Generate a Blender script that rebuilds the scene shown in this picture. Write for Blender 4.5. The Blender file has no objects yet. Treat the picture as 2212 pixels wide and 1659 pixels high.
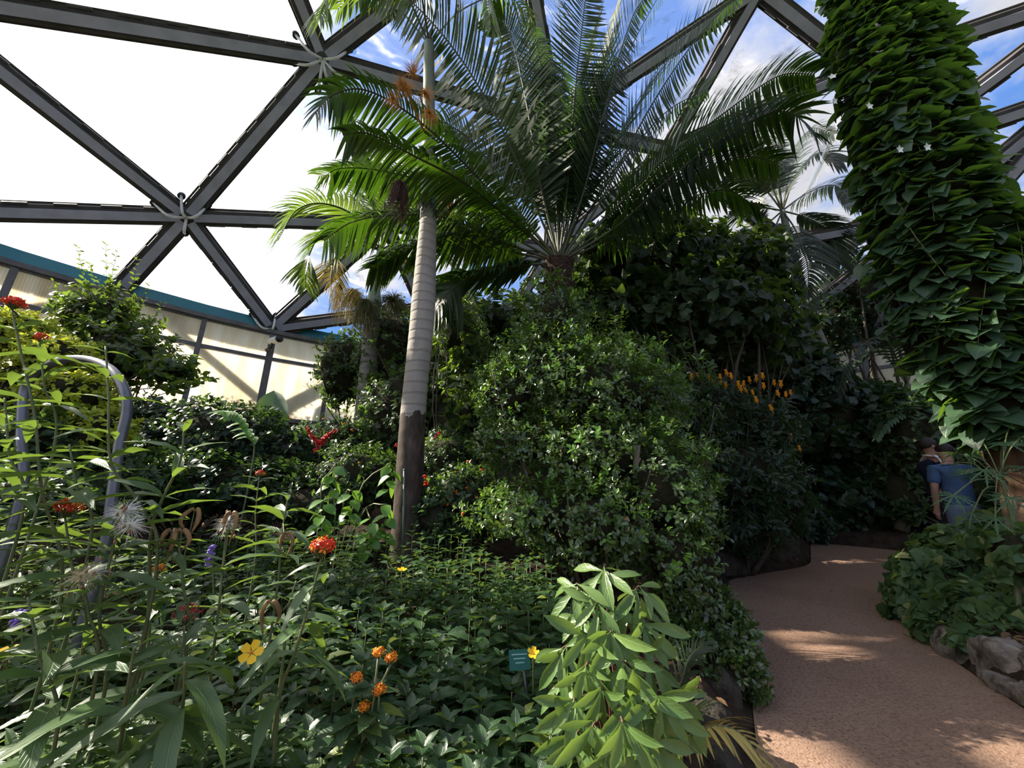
import bpy, math
import numpy as np
from mathutils import Vector, Matrix

# ------------------------------------------------------------------ camera, sky, sun, exposure
SC = bpy.context.scene
COL = SC.collection
F_PX, PITCH, CAM_H = 825.0, math.radians(16.7), 1.1
cam_data = bpy.data.cameras.new('camera')
cam_data.sensor_width = 36.0
cam_data.lens = 36.0 * F_PX / 2212.0
cam_data.clip_start = 0.05
cam_data.clip_end = 500
cam = bpy.data.objects.new('camera', cam_data)
COL.objects.link(cam)
cam.location = (0, 0, CAM_H)
cam.rotation_euler = (math.pi / 2 + PITCH, 0, 0)
SC.camera = cam

SUN_AZ, SUN_EL = math.radians(-78), math.radians(37)
SUN_DIR = np.array([math.sin(SUN_AZ) * math.cos(SUN_EL), math.cos(SUN_AZ) * math.cos(SUN_EL), math.sin(SUN_EL)])
sun_data = bpy.data.lights.new('sun', 'SUN')
sun_data.energy = 12.0
sun_data.color = (1.0, 0.90, 0.76)
sun_data.angle = math.radians(0.7)
sun = bpy.data.objects.new('sun', sun_data)
COL.objects.link(sun)
sun.location = (-20, 14, 25)
sun.rotation_euler = Vector(tuple(SUN_DIR)).to_track_quat('Z', 'Y').to_euler()

SC.view_settings.view_transform = 'Standard'
SC.view_settings.look = 'None'
SC.view_settings.exposure = 0.22
SC.view_settings.gamma = 1.0
SC.view_settings.use_curve_mapping = False
SC.cycles.max_bounces = 7
SC.cycles.diffuse_bounces = 3
SC.cycles.glossy_bounces = 2
SC.cycles.transmission_bounces = 4
SC.cycles.transparent_max_bounces = 12
SC.cycles.use_denoising = True


def nn(nt, typ, **kw):
    n = nt.nodes.new(typ)
    for k, v in kw.items():
        setattr(n, k, v)
    return n


def math_node(nt, op, a, b=None, clamp=False):
    n = nn(nt, 'ShaderNodeMath', operation=op, use_clamp=clamp)
    for i, v in enumerate((a, b)):
        if v is None:
            continue
        if isinstance(v, (int, float)):
            n.inputs[i].default_value = v
        else:
            nt.links.new(v, n.inputs[i])
    return n.outputs[0]


def mix_rgb(nt, fac, a, b, blend='MIX'):
    n = nn(nt, 'ShaderNodeMix', data_type='RGBA', blend_type=blend)
    for i, v in ((0, fac), (6, a), (7, b)):
        if isinstance(v, (int, float)):
            n.inputs[i].default_value = v
        elif isinstance(v, (tuple, list)):
            n.inputs[i].default_value = (*v[:3], 1)
        else:
            nt.links.new(v, n.inputs[i])
    return n.outputs[2]


def ramp(nt, fac, stops):
    n = nn(nt, 'ShaderNodeValToRGB')
    el = n.color_ramp.elements
    while len(el) < len(stops):
        el.new(0.5)
    for e, (p, c) in zip(el, stops):
        e.position = p
        e.color = (*c[:3], 1) if isinstance(c, (tuple, list)) else (c, c, c, 1)
    nt.links.new(fac, n.inputs[0])
    return n.outputs[0]


def make_world():
    w = bpy.data.worlds.new('sky')
    SC.world = w
    w.use_nodes = True
    nt = w.node_tree
    nt.nodes.clear()
    tc = nn(nt, 'ShaderNodeTexCoord')
    sep = nn(nt, 'ShaderNodeSeparateXYZ')
    nt.links.new(tc.outputs['Generated'], sep.inputs[0])
    zc = math_node(nt, 'MAXIMUM', sep.outputs[2], 0.0)
    den = math_node(nt, 'ADD', zc, 0.35)
    cmb = nn(nt, 'ShaderNodeCombineXYZ')
    nt.links.new(math_node(nt, 'DIVIDE', sep.outputs[0], den), cmb.inputs[0])
    nt.links.new(math_node(nt, 'DIVIDE', sep.outputs[1], den), cmb.inputs[1])
    noi = nn(nt, 'ShaderNodeTexNoise')
    noi.inputs['Scale'].default_value = 1.5
    noi.inputs['Detail'].default_value = 8.0
    noi.inputs['Roughness'].default_value = 0.55
    mp = nn(nt, 'ShaderNodeMapping')
    mp.inputs['Location'].default_value = (3.1, 0.4, 0.0)
    nt.links.new(cmb.outputs[0], mp.inputs[0])
    nt.links.new(mp.outputs[0], noi.inputs['Vector'])
    cloud = ramp(nt, noi.outputs[0], [(0.46, 0.0), (0.53, 1.0)])
    blue = ramp(nt, zc, [(0.0, (0.34, 0.52, 0.84)), (0.35, (0.15, 0.34, 0.80)), (1.0, (0.09, 0.24, 0.70))])
    ccol = ramp(nt, noi.outputs[0], [(0.46, (0.78, 0.78, 0.82)), (0.70, (0.40, 0.40, 0.45))])
    # bright bank of cloud on the sun's side
    hl = math_node(nt, 'SQRT', math_node(nt, 'ADD', math_node(nt, 'POWER', sep.outputs[0], 2.0), math_node(nt, 'ADD', math_node(nt, 'POWER', sep.outputs[1], 2.0), 0.0001)))
    saz = math_node(nt, 'DIVIDE', math_node(nt, 'MULTIPLY', sep.outputs[0], -1.0), hl)
    edge = math_node(nt, 'ADD', saz, math_node(nt, 'MULTIPLY', math_node(nt, 'SUBTRACT', noi.outputs[0], 0.5), 0.5))
    bank = ramp(nt, edge, [(0.50, 0.0), (0.64, 1.0)])
    base = mix_rgb(nt, bank, mix_rgb(nt, cloud, blue, ccol), (1.40, 1.42, 1.46))
    # brightening of the hazy sky around the sun
    vm = nn(nt, 'ShaderNodeVectorMath', operation='DOT_PRODUCT')
    nt.links.new(tc.outputs['Generated'], vm.inputs[0])
    vm.inputs[1].default_value = tuple(SUN_DIR)
    d = math_node(nt, 'MAXIMUM', vm.outputs['Value'], 0.0)
    g1 = math_node(nt, 'MULTIPLY', math_node(nt, 'POWER', d, 30.0), 0.5)
    g2 = math_node(nt, 'MULTIPLY', math_node(nt, 'POWER', d, 4.0), 0.06)
    g = math_node(nt, 'ADD', g1, g2)
    glow = mix_rgb(nt, 1.0, (0.98, 0.99, 1.0), g, 'MULTIPLY')
    tot = mix_rgb(nt, 1.0, base, glow, 'ADD')
    bg = nn(nt, 'ShaderNodeBackground')
    bg.inputs['Strength'].default_value = 1.0
    nt.links.new(tot, bg.inputs[0])
    out = nn(nt, 'ShaderNodeOutputWorld')
    nt.links.new(bg.outputs[0], out.inputs[0])


make_world()
rng = np.random.default_rng(11)

# ------------------------------------------------------------------ projection helpers (pixel + distance -> place)
CS, SN = math.cos(PITCH), math.sin(PITCH)


def ray(px, py):
    u = -(py - 829.5) / F_PX
    return np.array([(px - 1106.0) / F_PX, CS - SN * u, SN + CS * u])


def P(px, py, Y):
    d = ray(px, py)
    return d * (Y / d[1]) + np.array([0, 0, CAM_H])


def scale_at(px, py, Y):
    return (Y / ray(px, py)[1]) / F_PX


def project(p):
    q = np.asarray(p) - np.array([0, 0, CAM_H])
    dep = q[..., 1] * CS + q[..., 2] * SN
    up = -q[..., 1] * SN + q[..., 2] * CS
    dd = np.where(dep > 0.05, dep, 0.05)
    return 1106 + F_PX * q[..., 0] / dd, 829.5 - F_PX * up / dd, dep


def unit(v):
    v = np.asarray(v, float)
    return v / np.maximum(np.linalg.norm(v, axis=-1, keepdims=True), 1e-9)


# ------------------------------------------------------------------ object helpers
def tag(o, label=None, cat=None, group=None, kind=None):
    if label:
        o['label'] = label
    if cat:
        o['category'] = cat
    if group:
        o['group'] = group
    if kind:
        o['kind'] = kind
    return o


def empty(name, loc=(0, 0, 0), label=None, cat=None, group=None, kind=None):
    o = bpy.data.objects.new(name, None)
    COL.objects.link(o)
    o.location = tuple(loc)
    o.empty_display_size = 0.1
    return tag(o, label, cat, group, kind)


def world_loc(o):
    v = np.array(o.location)
    while o.parent:
        o = o.parent
        v = v + np.array(o.location)
    return v


def mesh_np(name, V, loops, starts, mat=None, uv=None, smooth=True):
    me = bpy.data.meshes.new(name)
    V = np.ascontiguousarray(V, np.float32).reshape(-1, 3)
    loops = np.ascontiguousarray(loops, np.int32)
    starts = np.ascontiguousarray(starts, np.int32)
    me.vertices.add(len(V))
    me.vertices.foreach_set('co', V.ravel())
    me.loops.add(len(loops))
    me.loops.foreach_set('vertex_index', loops)
    me.polygons.add(len(starts))
    me.polygons.foreach_set('loop_start', starts)
    if uv is not None:
        l = me.uv_layers.new(name='UVMap')
        l.data.foreach_set('uv', np.ascontiguousarray(uv, np.float32).ravel())
    if mat:
        me.materials.append(mat)
    me.polygons.foreach_set('use_smooth', np.full(len(starts), bool(smooth)))
    me.update(calc_edges=True)
    return me


def faces_to_loops(faces):
    loops = np.array([i for f in faces for i in f], np.int32)
    tot = np.array([len(f) for f in faces], np.int32)
    return loops, np.concatenate([[0], np.cumsum(tot)[:-1]]).astype(np.int32)


class Acc:
    """collects shapes that make ONE part"""

    def __init__(self):
        self.v, self.f, self.n = [], [], 0

    def add(self, V, faces):
        V = np.asarray(V, float).reshape(-1, 3)
        self.v.append(V)
        self.f += [tuple(i + self.n for i in f) for f in faces]
        self.n += len(V)
        return self

    def tube(self, pts, radii, sides=6, cap=True):
        pts = np.asarray(pts, float)
        n = len(pts)
        radii = np.broadcast_to(np.asarray(radii, float), (n,))
        T = unit(np.gradient(pts, axis=0))
        ref = np.array([0, 0, 1.0]) if abs(T[0][2]) < 0.9 else np.array([1.0, 0, 0])
        X = unit(np.cross(T, ref))
        for i in range(1, n):
            if np.dot(X[i], X[i - 1]) < 0:
                X[i] *= -1
        Yv = np.cross(T, X)
        a = np.linspace(0, 2 * np.pi, sides, endpoint=False)
        V = pts[:, None] + radii[:, None, None] * (np.cos(a)[None, :, None] * X[:, None] + np.sin(a)[None, :, None] * Yv[:, None])
        fs = []
        for i in range(n - 1):
            for j in range(sides):
                k = (j + 1) % sides
                fs.append((i * sides + j, i * sides + k, (i + 1) * sides + k, (i + 1) * sides + j))
        if cap:
            fs.append(tuple(range(sides))[::-1])
            fs.append(tuple((n - 1) * sides + j for j in range(sides)))
        return self.add(V, fs)

    def box(self, c, sx, sy, sz, R=None):
        s = np.array([[x, y, z] for x in (-1, 1) for y in (-1, 1) for z in (-1, 1)], float) * 0.5 * np.array([sx, sy, sz])
        if R is not None:
            s = s @ np.asarray(R).T
        fs = [(0, 1, 3, 2), (4, 6, 7, 5), (0, 4, 5, 1), (2, 3, 7, 6), (0, 2, 6, 4), (1, 5, 7, 3)]
        return self.add(s + np.asarray(c), fs)

    def ball(self, c, r, seg=8, rings=5, R=None):
        r = np.broadcast_to(np.asarray(r, float), (3,))
        V = [[0, 0, -1.0]]
        for i in range(1, rings):
            t = -np.pi / 2 + np.pi * i / rings
            for j in range(seg):
                p = 2 * np.pi * j / seg
                V.append([np.cos(t) * np.cos(p), np.cos(t) * np.sin(p), np.sin(t)])
        V.append([0, 0, 1.0])
        V = np.array(V) * r
        if R is not None:
            V = V @ np.asarray(R).T
        fs = [(0, 1 + (j + 1) % seg, 1 + j) for j in range(seg)]
        for i in range(rings - 2):
            for j in range(seg):
                k = (j + 1) % seg
                a = 1 + i * seg
                fs.append((a + j, a + k, a + seg + k, a + seg + j))
        a = 1 + (rings - 2) * seg
        fs += [(a + j, a + (j + 1) % seg, len(V) - 1) for j in range(seg)]
        return self.add(V + np.asarray(c), fs)

    def mesh(self, name, mat, smooth=True, off=(0, 0, 0)):
        V = np.concatenate(self.v) - np.asarray(off)
        l, s = faces_to_loops(self.f)
        return mesh_np(name, V, l, s, mat, None, smooth)

    def obj(self, name, mat, parent=None, smooth=True, loc=None, **tags):
        """vertices are in world space; a parented part gets its parent's frame"""
        off = world_loc(parent) if parent is not None else (np.asarray(loc) if loc is not None else np.zeros(3))
        me = self.mesh(name, mat, smooth, off)
        o = bpy.data.objects.new(name, me)
        COL.objects.link(o)
        if parent is not None:
            o.parent = parent
        else:
            o.location = tuple(off)
        return tag(o, **tags)


def link_mesh(name, me, parent=None, loc=(0, 0, 0), M=None, **tags):
    o = bpy.data.objects.new(name, me)
    COL.objects.link(o)
    if parent is not None:
        o.parent = parent
    if M is not None:
        o.matrix_local = M
    else:
        o.location = tuple(loc)
    return tag(o, **tags)


def spline(pts, n):
    pts = np.asarray(pts, float)
    if len(pts) == 2:
        t = np.linspace(0, 1, n)[:, None]
        return pts[0] * (1 - t) + pts[1] * t
    ext = np.vstack([2 * pts[0] - pts[1], pts, 2 * pts[-1] - pts[-2]])
    t = np.linspace(0, len(pts) - 1 - 1e-6, n)
    i = t.astype(int)
    u = (t - i)[:, None]
    a, b, c, d = ext[i], ext[i + 1], ext[i + 2], ext[i + 3]
    return 0.5 * (2 * b + (c - a) * u + (2 * a - 5 * b + 4 * c - d) * u ** 2 + (3 * b - a - 3 * c + d) * u ** 3)


# ------------------------------------------------------------------ materials
MATS = {}


def new_mat(name):
    m = bpy.data.materials.new(name)
    m.use_nodes = True
    nt = m.node_tree
    nt.nodes.clear()
    out = nn(nt, 'ShaderNodeOutputMaterial')
    return m, nt, out


def principled(nt, col, rough=0.5, spec=0.5, metal=0.0):
    b = nn(nt, 'ShaderNodeBsdfPrincipled')
    if isinstance(col, (tuple, list)):
        b.inputs['Base Color'].default_value = (*col[:3], 1)
    else:
        nt.links.new(col, b.inputs['Base Color'])
    if isinstance(rough, (int, float)):
        b.inputs['Roughness'].default_value = rough
    else:
        nt.links.new(rough, b.inputs['Roughness'])
    b.inputs['Specular IOR Level'].default_value = spec
    b.inputs['Metallic'].default_value = metal
    return b


def noise(nt, scale, detail=4.0, vec=None, rough=0.55, stretch=None):
    tc = nn(nt, 'ShaderNodeTexCoord')
    v = vec if vec is not None else tc.outputs['Object']
    if stretch:
        mp = nn(nt, 'ShaderNodeMapping')
        mp.inputs['Scale'].default_value = stretch
        nt.links.new(v, mp.inputs[0])
        v = mp.outputs[0]
    n = nn(nt, 'ShaderNodeTexNoise')
    n.inputs['Scale'].default_value = scale
    n.inputs['Detail'].default_value = detail
    n.inputs['Roughness'].default_value = rough
    nt.links.new(v, n.inputs['Vector'])
    return n.outputs[0]


def bump(nt, bsdf, height, strength=0.4, dist=0.01):
    b = nn(nt, 'ShaderNodeBump')
    b.inputs['Strength'].default_value = strength
    b.inputs['Distance'].default_value = dist
    nt.links.new(height, b.inputs['Height'])
    nt.links.new(b.outputs[0], bsdf.inputs['Normal'])


def simple(name, col, rough=0.5, spec=0.5, metal=0.0, var=0.0, nscale=8.0, col2=None, bstr=0.0, bdist=0.01, stretch=None):
    if name in MATS:
        return MATS[name]
    m, nt, out = new_mat(name)
    if col2 is not None:
        f = ramp(nt, noise(nt, nscale, 5.0, stretch=stretch), [(0.35, 0.0), (0.65, 1.0)])
        c = mix_rgb(nt, f, col, col2)
    else:
        c = col
    b = principled(nt, c, rough, spec, metal)
    if bstr:
        bump(nt, b, noise(nt, nscale * 2, 6.0, stretch=stretch), bstr, bdist)
    nt.links.new(b.outputs[0], out.inputs[0])
    MATS[name] = m
    return m


def leaf_mat(name, c1, c2, tr, rough=0.38, spec=0.5, tw=0.35, veins=0.0, c3=None):
    """leaf: each leaf its own tint between c1 and c2, light passing through tinted tr"""
    m, nt, out = new_mat(name)
    geo = nn(nt, 'ShaderNodeNewGeometry')
    oi = nn(nt, 'ShaderNodeObjectInfo')
    r = math_node(nt, 'FRACT', math_node(nt, 'ADD', geo.outputs['Random Per Island'], oi.outputs['Random']))
    stops = [(0.0, c1), (0.85, c2)]
    if c3 is not None:
        stops += [(0.94, c2), (0.97, c3)]
    col = ramp(nt, r, stops)
    trc = mix_rgb(nt, r, tr, tuple(0.75 * x for x in tr))
    hgt = None
    if veins:
        uv = nn(nt, 'ShaderNodeUVMap')
        sp = nn(nt, 'ShaderNodeSeparateXYZ')
        nt.links.new(uv.outputs[0], sp.inputs[0])
        au = math_node(nt, 'ABSOLUTE', math_node(nt, 'SUBTRACT', sp.outputs[0], 0.5))
        mid = math_node(nt, 'SUBTRACT', 1.0, math_node(nt, 'MULTIPLY', au, 28.0), True)
        ph = math_node(nt, 'SUBTRACT', math_node(nt, 'MULTIPLY', sp.outputs[1], veins), math_node(nt, 'MULTIPLY', au, veins * 0.55))
        sv = math_node(nt, 'ABSOLUTE', math_node(nt, 'SUBTRACT', math_node(nt, 'FRACT', ph), 0.5))
        side = math_node(nt, 'SUBTRACT', 1.0, math_node(nt, 'MULTIPLY', sv, 9.0), True)
        vein = math_node(nt, 'MAXIMUM', mid, math_node(nt, 'MULTIPLY', side, 0.45))
        col = mix_rgb(nt, math_node(nt, 'MULTIPLY', vein, 0.35), col, tuple(min(1, 1.5 * x + 0.06) for x in c2))
        hgt = math_node(nt, 'SUBTRACT', 1.0, vein)
    b = principled(nt, col, rough, spec)
    if hgt is not None:
        bump(nt, b, hgt, 0.35, 0.003)
    t = nn(nt, 'ShaderNodeBsdfTranslucent')
    nt.links.new(trc, t.inputs[0])
    mx = nn(nt, 'ShaderNodeMixShader')
    mx.inputs[0].default_value = tw
    nt.links.new(b.outputs[0], mx.inputs[1])
    nt.links.new(t.outputs[0], mx.inputs[2])
    nt.links.new(mx.outputs[0], out.inputs[0])
    MATS[name] = m
    return m


M_LANT = leaf_mat('lantana_leaf', (0.026, 0.058, 0.028), (0.046, 0.098, 0.036), (0.22, 0.38, 0.04), 0.36, 0.6, 0.24, veins=9.0, c3=(0.16, 0.20, 0.03))
M_MILK = leaf_mat('milkweed_leaf', (0.045, 0.085, 0.040), (0.080, 0.150, 0.050), (0.28, 0.44, 0.05), 0.38, 0.55, 0.30, veins=14.0)
M_PITT = leaf_mat('whorl_leaf', (0.085, 0.165, 0.042), (0.150, 0.245, 0.065), (0.30, 0.46, 0.07), 0.34, 0.55, 0.28, veins=7.0)
M_BOX = leaf_mat('glossy_small_leaf', (0.038, 0.072, 0.026), (0.075, 0.125, 0.036), (0.24, 0.42, 0.04), 0.24, 0.85, 0.26, c3=(0.12, 0.22, 0.03))
M_BOXY = leaf_mat('fresh_small_leaf', (0.08, 0.19, 0.028), (0.13, 0.27, 0.04), (0.30, 0.56, 0.045), 0.28, 0.6, 0.36)
M_DARK = leaf_mat('dark_shrub_leaf', (0.016, 0.038, 0.020), (0.034, 0.066, 0.030), (0.12, 0.24, 0.03), 0.40, 0.5, 0.28)
M_HEDGE = leaf_mat('hedge_leaf', (0.030, 0.060, 0.025), (0.055, 0.100, 0.036), (0.20, 0.36, 0.04), 0.40, 0.5, 0.32)
M_VINE = leaf_mat('vine_leaf', (0.028, 0.062, 0.036), (0.050, 0.098, 0.050), (0.28, 0.52, 0.04), 0.40, 0.5, 0.27, veins=5.0)
M_BROAD = leaf_mat('broad_vine_leaf', (0.020, 0.042, 0.024), (0.038, 0.070, 0.030), (0.26, 0.44, 0.04), 0.45, 0.45, 0.22, veins=5.0)
M_YELL = leaf_mat('golden_leaf', (0.30, 0.40, 0.03), (0.46, 0.52, 0.05), (0.62, 0.66, 0.05), 0.42, 0.45, 0.45)
M_TALL = leaf_mat('tall_shrub_leaf', (0.032, 0.060, 0.024), (0.062, 0.108, 0.034), (0.28, 0.44, 0.04), 0.36, 0.55, 0.38)
M_RIGHT = leaf_mat('heart_shrub_leaf', (0.045, 0.095, 0.042), (0.090, 0.160, 0.060), (0.28, 0.42, 0.06), 0.45, 0.4, 0.34, veins=5.0, c3=(0.34, 0.36, 0.14))
M_CUT = leaf_mat('palmate_leaf', (0.050, 0.105, 0.055), (0.085, 0.150, 0.075), (0.22, 0.38, 0.08), 0.5, 0.35, 0.3)
M_BAN = leaf_mat('banana_leaf', (0.07, 0.14, 0.075), (0.09, 0.17, 0.09), (0.24, 0.42, 0.06), 0.42, 0.45, 0.28, veins=26.0)
M_CYC = leaf_mat('cycad_leaflet', (0.018, 0.038, 0.016), (0.036, 0.066, 0.022), (0.12, 0.27, 0.012), 0.42, 0.35, 0.26)
M_PALM = leaf_mat('palm_leaflet', (0.034, 0.066, 0.024), (0.066, 0.112, 0.034), (0.26, 0.42, 0.03), 0.40, 0.5, 0.36, c3=(0.40, 0.26, 0.04))
M_PALM3 = leaf_mat('far_palm_leaflet', (0.018, 0.030, 0.020), (0.034, 0.052, 0.032), (0.06, 0.11, 0.03), 0.45, 0.4, 0.22)
M_DRYP = leaf_mat('dry_palm_leaflet', (0.34, 0.25, 0.07), (0.50, 0.40, 0.12), (0.45, 0.33, 0.07), 0.5, 0.4, 0.3)
M_STEM = simple('green_stem', (0.09, 0.13, 0.045), 0.5, col2=(0.14, 0.14, 0.06), nscale=20)
M_TWIG = simple('twig', (0.06, 0.045, 0.03), 0.8, col2=(0.10, 0.08, 0.06), nscale=14)
M_CORE = simple('shade_core', (0.030, 0.030, 0.018), 0.95, 0.1, col2=(0.05, 0.045, 0.028), nscale=30, bstr=0.8, bdist=0.04)  # colour of the solid light-blocking cores
M_RACH = simple('rachis', (0.055, 0.065, 0.03), 0.5, col2=(0.09, 0.09, 0.045), nscale=10)
M_RED = simple('red_petal', (0.72, 0.035, 0.012), 0.5, 0.3)
M_DRED = simple('crimson_petal', (0.40, 0.010, 0.022), 0.5, 0.3)
M_ORAN = simple('orange_petal', (0.90, 0.22, 0.012), 0.5, 0.3)
M_YEL = simple('yellow_petal', (0.92, 0.56, 0.02), 0.5, 0.3)
M_CANDLE = simple('golden_bract', (0.90, 0.42, 0.03), 0.5, 0.3, col2=(0.80, 0.30, 0.02), nscale=30)
M_WHITE = simple('white_petal', (0.85, 0.85, 0.82), 0.6, 0.3)
M_PURP = simple('violet_petal', (0.26, 0.16, 0.62), 0.5, 0.3)
M_FLUFF = simple('seed_silk', (0.85, 0.84, 0.78), 0.6, 0.4)
M_FLUFFY = simple('aged_seed_silk', (0.72, 0.62, 0.38), 0.6, 0.4)
M_POD = simple('dry_pod', (0.34, 0.20, 0.08), 0.6, col2=(0.16, 0.09, 0.04), nscale=30)
M_TAGG = simple('green_plastic', (0.01, 0.10, 0.075), 0.45)
M_STEEL = simple('galvanised_steel', (0.20, 0.21, 0.23), 0.35, 0.5, 0.6, col2=(0.13, 0.13, 0.15), nscale=5)

# ------------------------------------------------------------------ leaf shapes
TEMPL = {}


def leaf_shape(kind, seed=0):
    """rows of (left edge, midrib, right edge) from base to tip, length 1 along +Y, face up +Z"""
    if (kind, seed) in TEMPL:
        return TEMPL[(kind, seed)]
    r = np.random.default_rng(100 + seed)
    spec = {  # half width, rows, fold, droop
        'lance': (0.105, 7, 0.35, 0.35), 'ovate': (0.27, 9, 0.35, 0.25), 'obov': (0.24, 4, 0.30, 0.15), 'small': (0.24, 3, 0.40, 0.20),
        'whorl': (0.175, 6, 0.35, 0.22), 'heart': (0.46, 6, 0.22, 0.30), 'broad': (0.42, 5, 0.22, 0.25), 'banana': (0.24, 10, 0.45, 0.35),
        'roundish': (0.33, 4, 0.25, 0.20)}[kind]
    W, n, fold, droop = spec
    droop *= r.uniform(0.5, 1.6)
    fold *= r.uniform(0.5, 1.4)
    bend = r.uniform(-0.06, 0.06)
    V, UV = [], []
    t = np.linspace(0, 1, n + 1)
    for i, x in enumerate(t):
        if kind in ('heart', 'broad'):
            w = W * [0.66, 1.0, 1.04, 0.94, 0.72, 0.40, 0.0][min(6, int(round(x * 6)))]
            back = 0.20 * (1 - x) ** 3
        elif kind == 'lance':
            w = W * math.sin(math.pi * min(1, x ** 0.85 + 0.001)) ** 0.8
            back = 0.0
        elif kind == 'ovate':
            w = W * math.sin(math.pi * x ** 0.72) ** 0.85
            if 0 < i < n:
                w *= 1.05 if i % 2 else 0.93
            back = 0.0
        elif kind in ('obov', 'small', 'whorl'):
            w = W * max(0.0, math.sin(math.pi * x ** (1.55 if kind != 'small' else 1.0))) ** 0.8
            back = 0.0
        elif kind == 'banana':
            w = W * max(0.0, math.sin(math.pi * min(1, 0.06 + 0.94 * x) ** 0.8)) ** 0.5
            back = 0.0
        else:
            w = W * math.sin(math.pi * x ** 0.85) ** 0.7
            back = 0.0
        if i == n:
            w = 0.004
        if i == 0 and kind not in ('heart', 'broad'):
            w = 0.010
        z = -droop * x * x
        wob = (r.uniform(-0.03, 0.03), r.uniform(-0.03, 0.03))
        xb = bend * math.sin(math.pi * x)
        V += [[xb - w, x - back, z + fold * w + wob[0] * w / W], [xb, x, z], [xb + w, x - back, z + fold * w + wob[1] * w / W]]
        UV += [[0.5 - 0.5 * w / W, x], [0.5, x], [0.5 + 0.5 * w / W, x]]
    fs = []
    for i in range(n):
        a, b = 3 * i, 3 * i + 3
        fs += [(a, a + 1, b + 1, b), (a + 1, a + 2, b + 2, b + 1)]
    V, UV = np.array(V), np.array(UV)
    loops, starts = faces_to_loops(fs)
    T = dict(V=V, loops=loops, starts=starts, uv=UV[loops], kind=kind, seed=seed, me={})
    TEMPL[(kind, seed)] = T
    return T


def palmate_shape(seed=0):
    """deeply cut palmate leaf: nine narrow lobed fingers"""
    key = ('palmate', seed)
    if key in TEMPL:
        return TEMPL[key]
    r = np.random.default_rng(300 + seed)
    V, UV, fs = [], [], []

    def strip(p0, ang, L, w, z0):
        n = 4
        for i in range(n + 1):
            x = i / n
            ww = w * math.sin(math.pi * (0.12 + 0.88 * x)) if i < n else 0.002
            c = np.array([p0[0] + math.sin(ang) * L * x, p0[1] + math.cos(ang) * L * x, z0 - 0.30 * (L * x) ** 2 - 0.1 * L * x])
            nx = np.array([math.cos(ang), -math.sin(ang), 0])
            V.extend([c - nx * ww, c + nx * ww])
            UV.extend([[0, x], [1, x]])
        b = len(V) - 2 * (n + 1)
        for i in range(n):
            fs.append((b + 2 * i, b + 2 * i + 1, b + 2 * i + 3, b + 2 * i + 2))
    for k in range(9):
        a = math.radians(-140 + 35 * k + r.uniform(-5, 5))
        L = (1.0 - 0.28 * abs(k - 4) / 4) * r.uniform(0.85, 1.05)
        strip((0, 0), a, L, 0.042, 0)
        for s in (0.35, 0.52, 0.68):
            for sd in (-1, 1):
                strip((math.sin(a) * L * s, math.cos(a) * L * s), a + sd * 0.75, L * 0.30 * (1.1 - s), 0.022, -0.30 * (L * s) ** 2 - 0.1 * L * s)
    V, UV = np.array(V), np.array(UV)
    loops, starts = faces_to_loops(fs)
    T = dict(V=V, loops=loops, starts=starts, uv=UV[loops], kind='palmate', seed=seed, me={})
    TEMPL[key] = T
    return T


def templ_mesh(T, mat):
    if mat.name not in T['me']:
        T['me'][mat.name] = mesh_np(T['kind'] + '_leaf', T['V'], T['loops'], T['starts'], mat, T['uv'])
    return T['me'][mat.name]


def frames(d, nrm):
    y = unit(d)
    z = nrm - np.sum(nrm * y, -1, keepdims=True) * y
    z = unit(z + 1e-6)
    x = np.cross(y, z)
    return np.stack([x, y, z], -1)  # columns


PLANTS = []


class Leaves:
    """the leaves of one plant; the largest in view become parts of their own, the rest one mass"""

    def __init__(self, parent, kind, mat, singles=300, nvar=4, part='leaf', mass='foliage', wide=1.0):
        self.parent, self.mat, self.singles, self.part, self.mass, self.wide = parent, mat, singles, part, mass, wide
        self.T = [palmate_shape(s) if kind == 'palmate' else leaf_shape(kind, s) for s in range(nvar)]
        self.p, self.d, self.n, self.l = [], [], [], []
        PLANTS.append(self)

    def add(self, pos, d, nrm, length):
        pos = np.atleast_2d(pos)
        k = len(pos)
        self.p.append(pos)
        self.d.append(np.broadcast_to(np.atleast_2d(d), (k, 3)))
        self.n.append(np.broadcast_to(np.atleast_2d(nrm), (k, 3)))
        self.l.append(np.broadcast_to(np.atleast_1d(length), (k,)))

    def pack(self):
        if not self.p:
            self.N = 0
            return
        self.p, self.d, self.n, self.l = (np.concatenate(a) for a in (self.p, self.d, self.n, self.l))
        self.N = len(self.p)
        self.R = frames(self.d, self.n)
        self.v = rng.integers(0, len(self.T), self.N)
        self.c = self.p + unit(self.d) * self.l[:, None] * 0.5


CELL = 5.0


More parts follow.
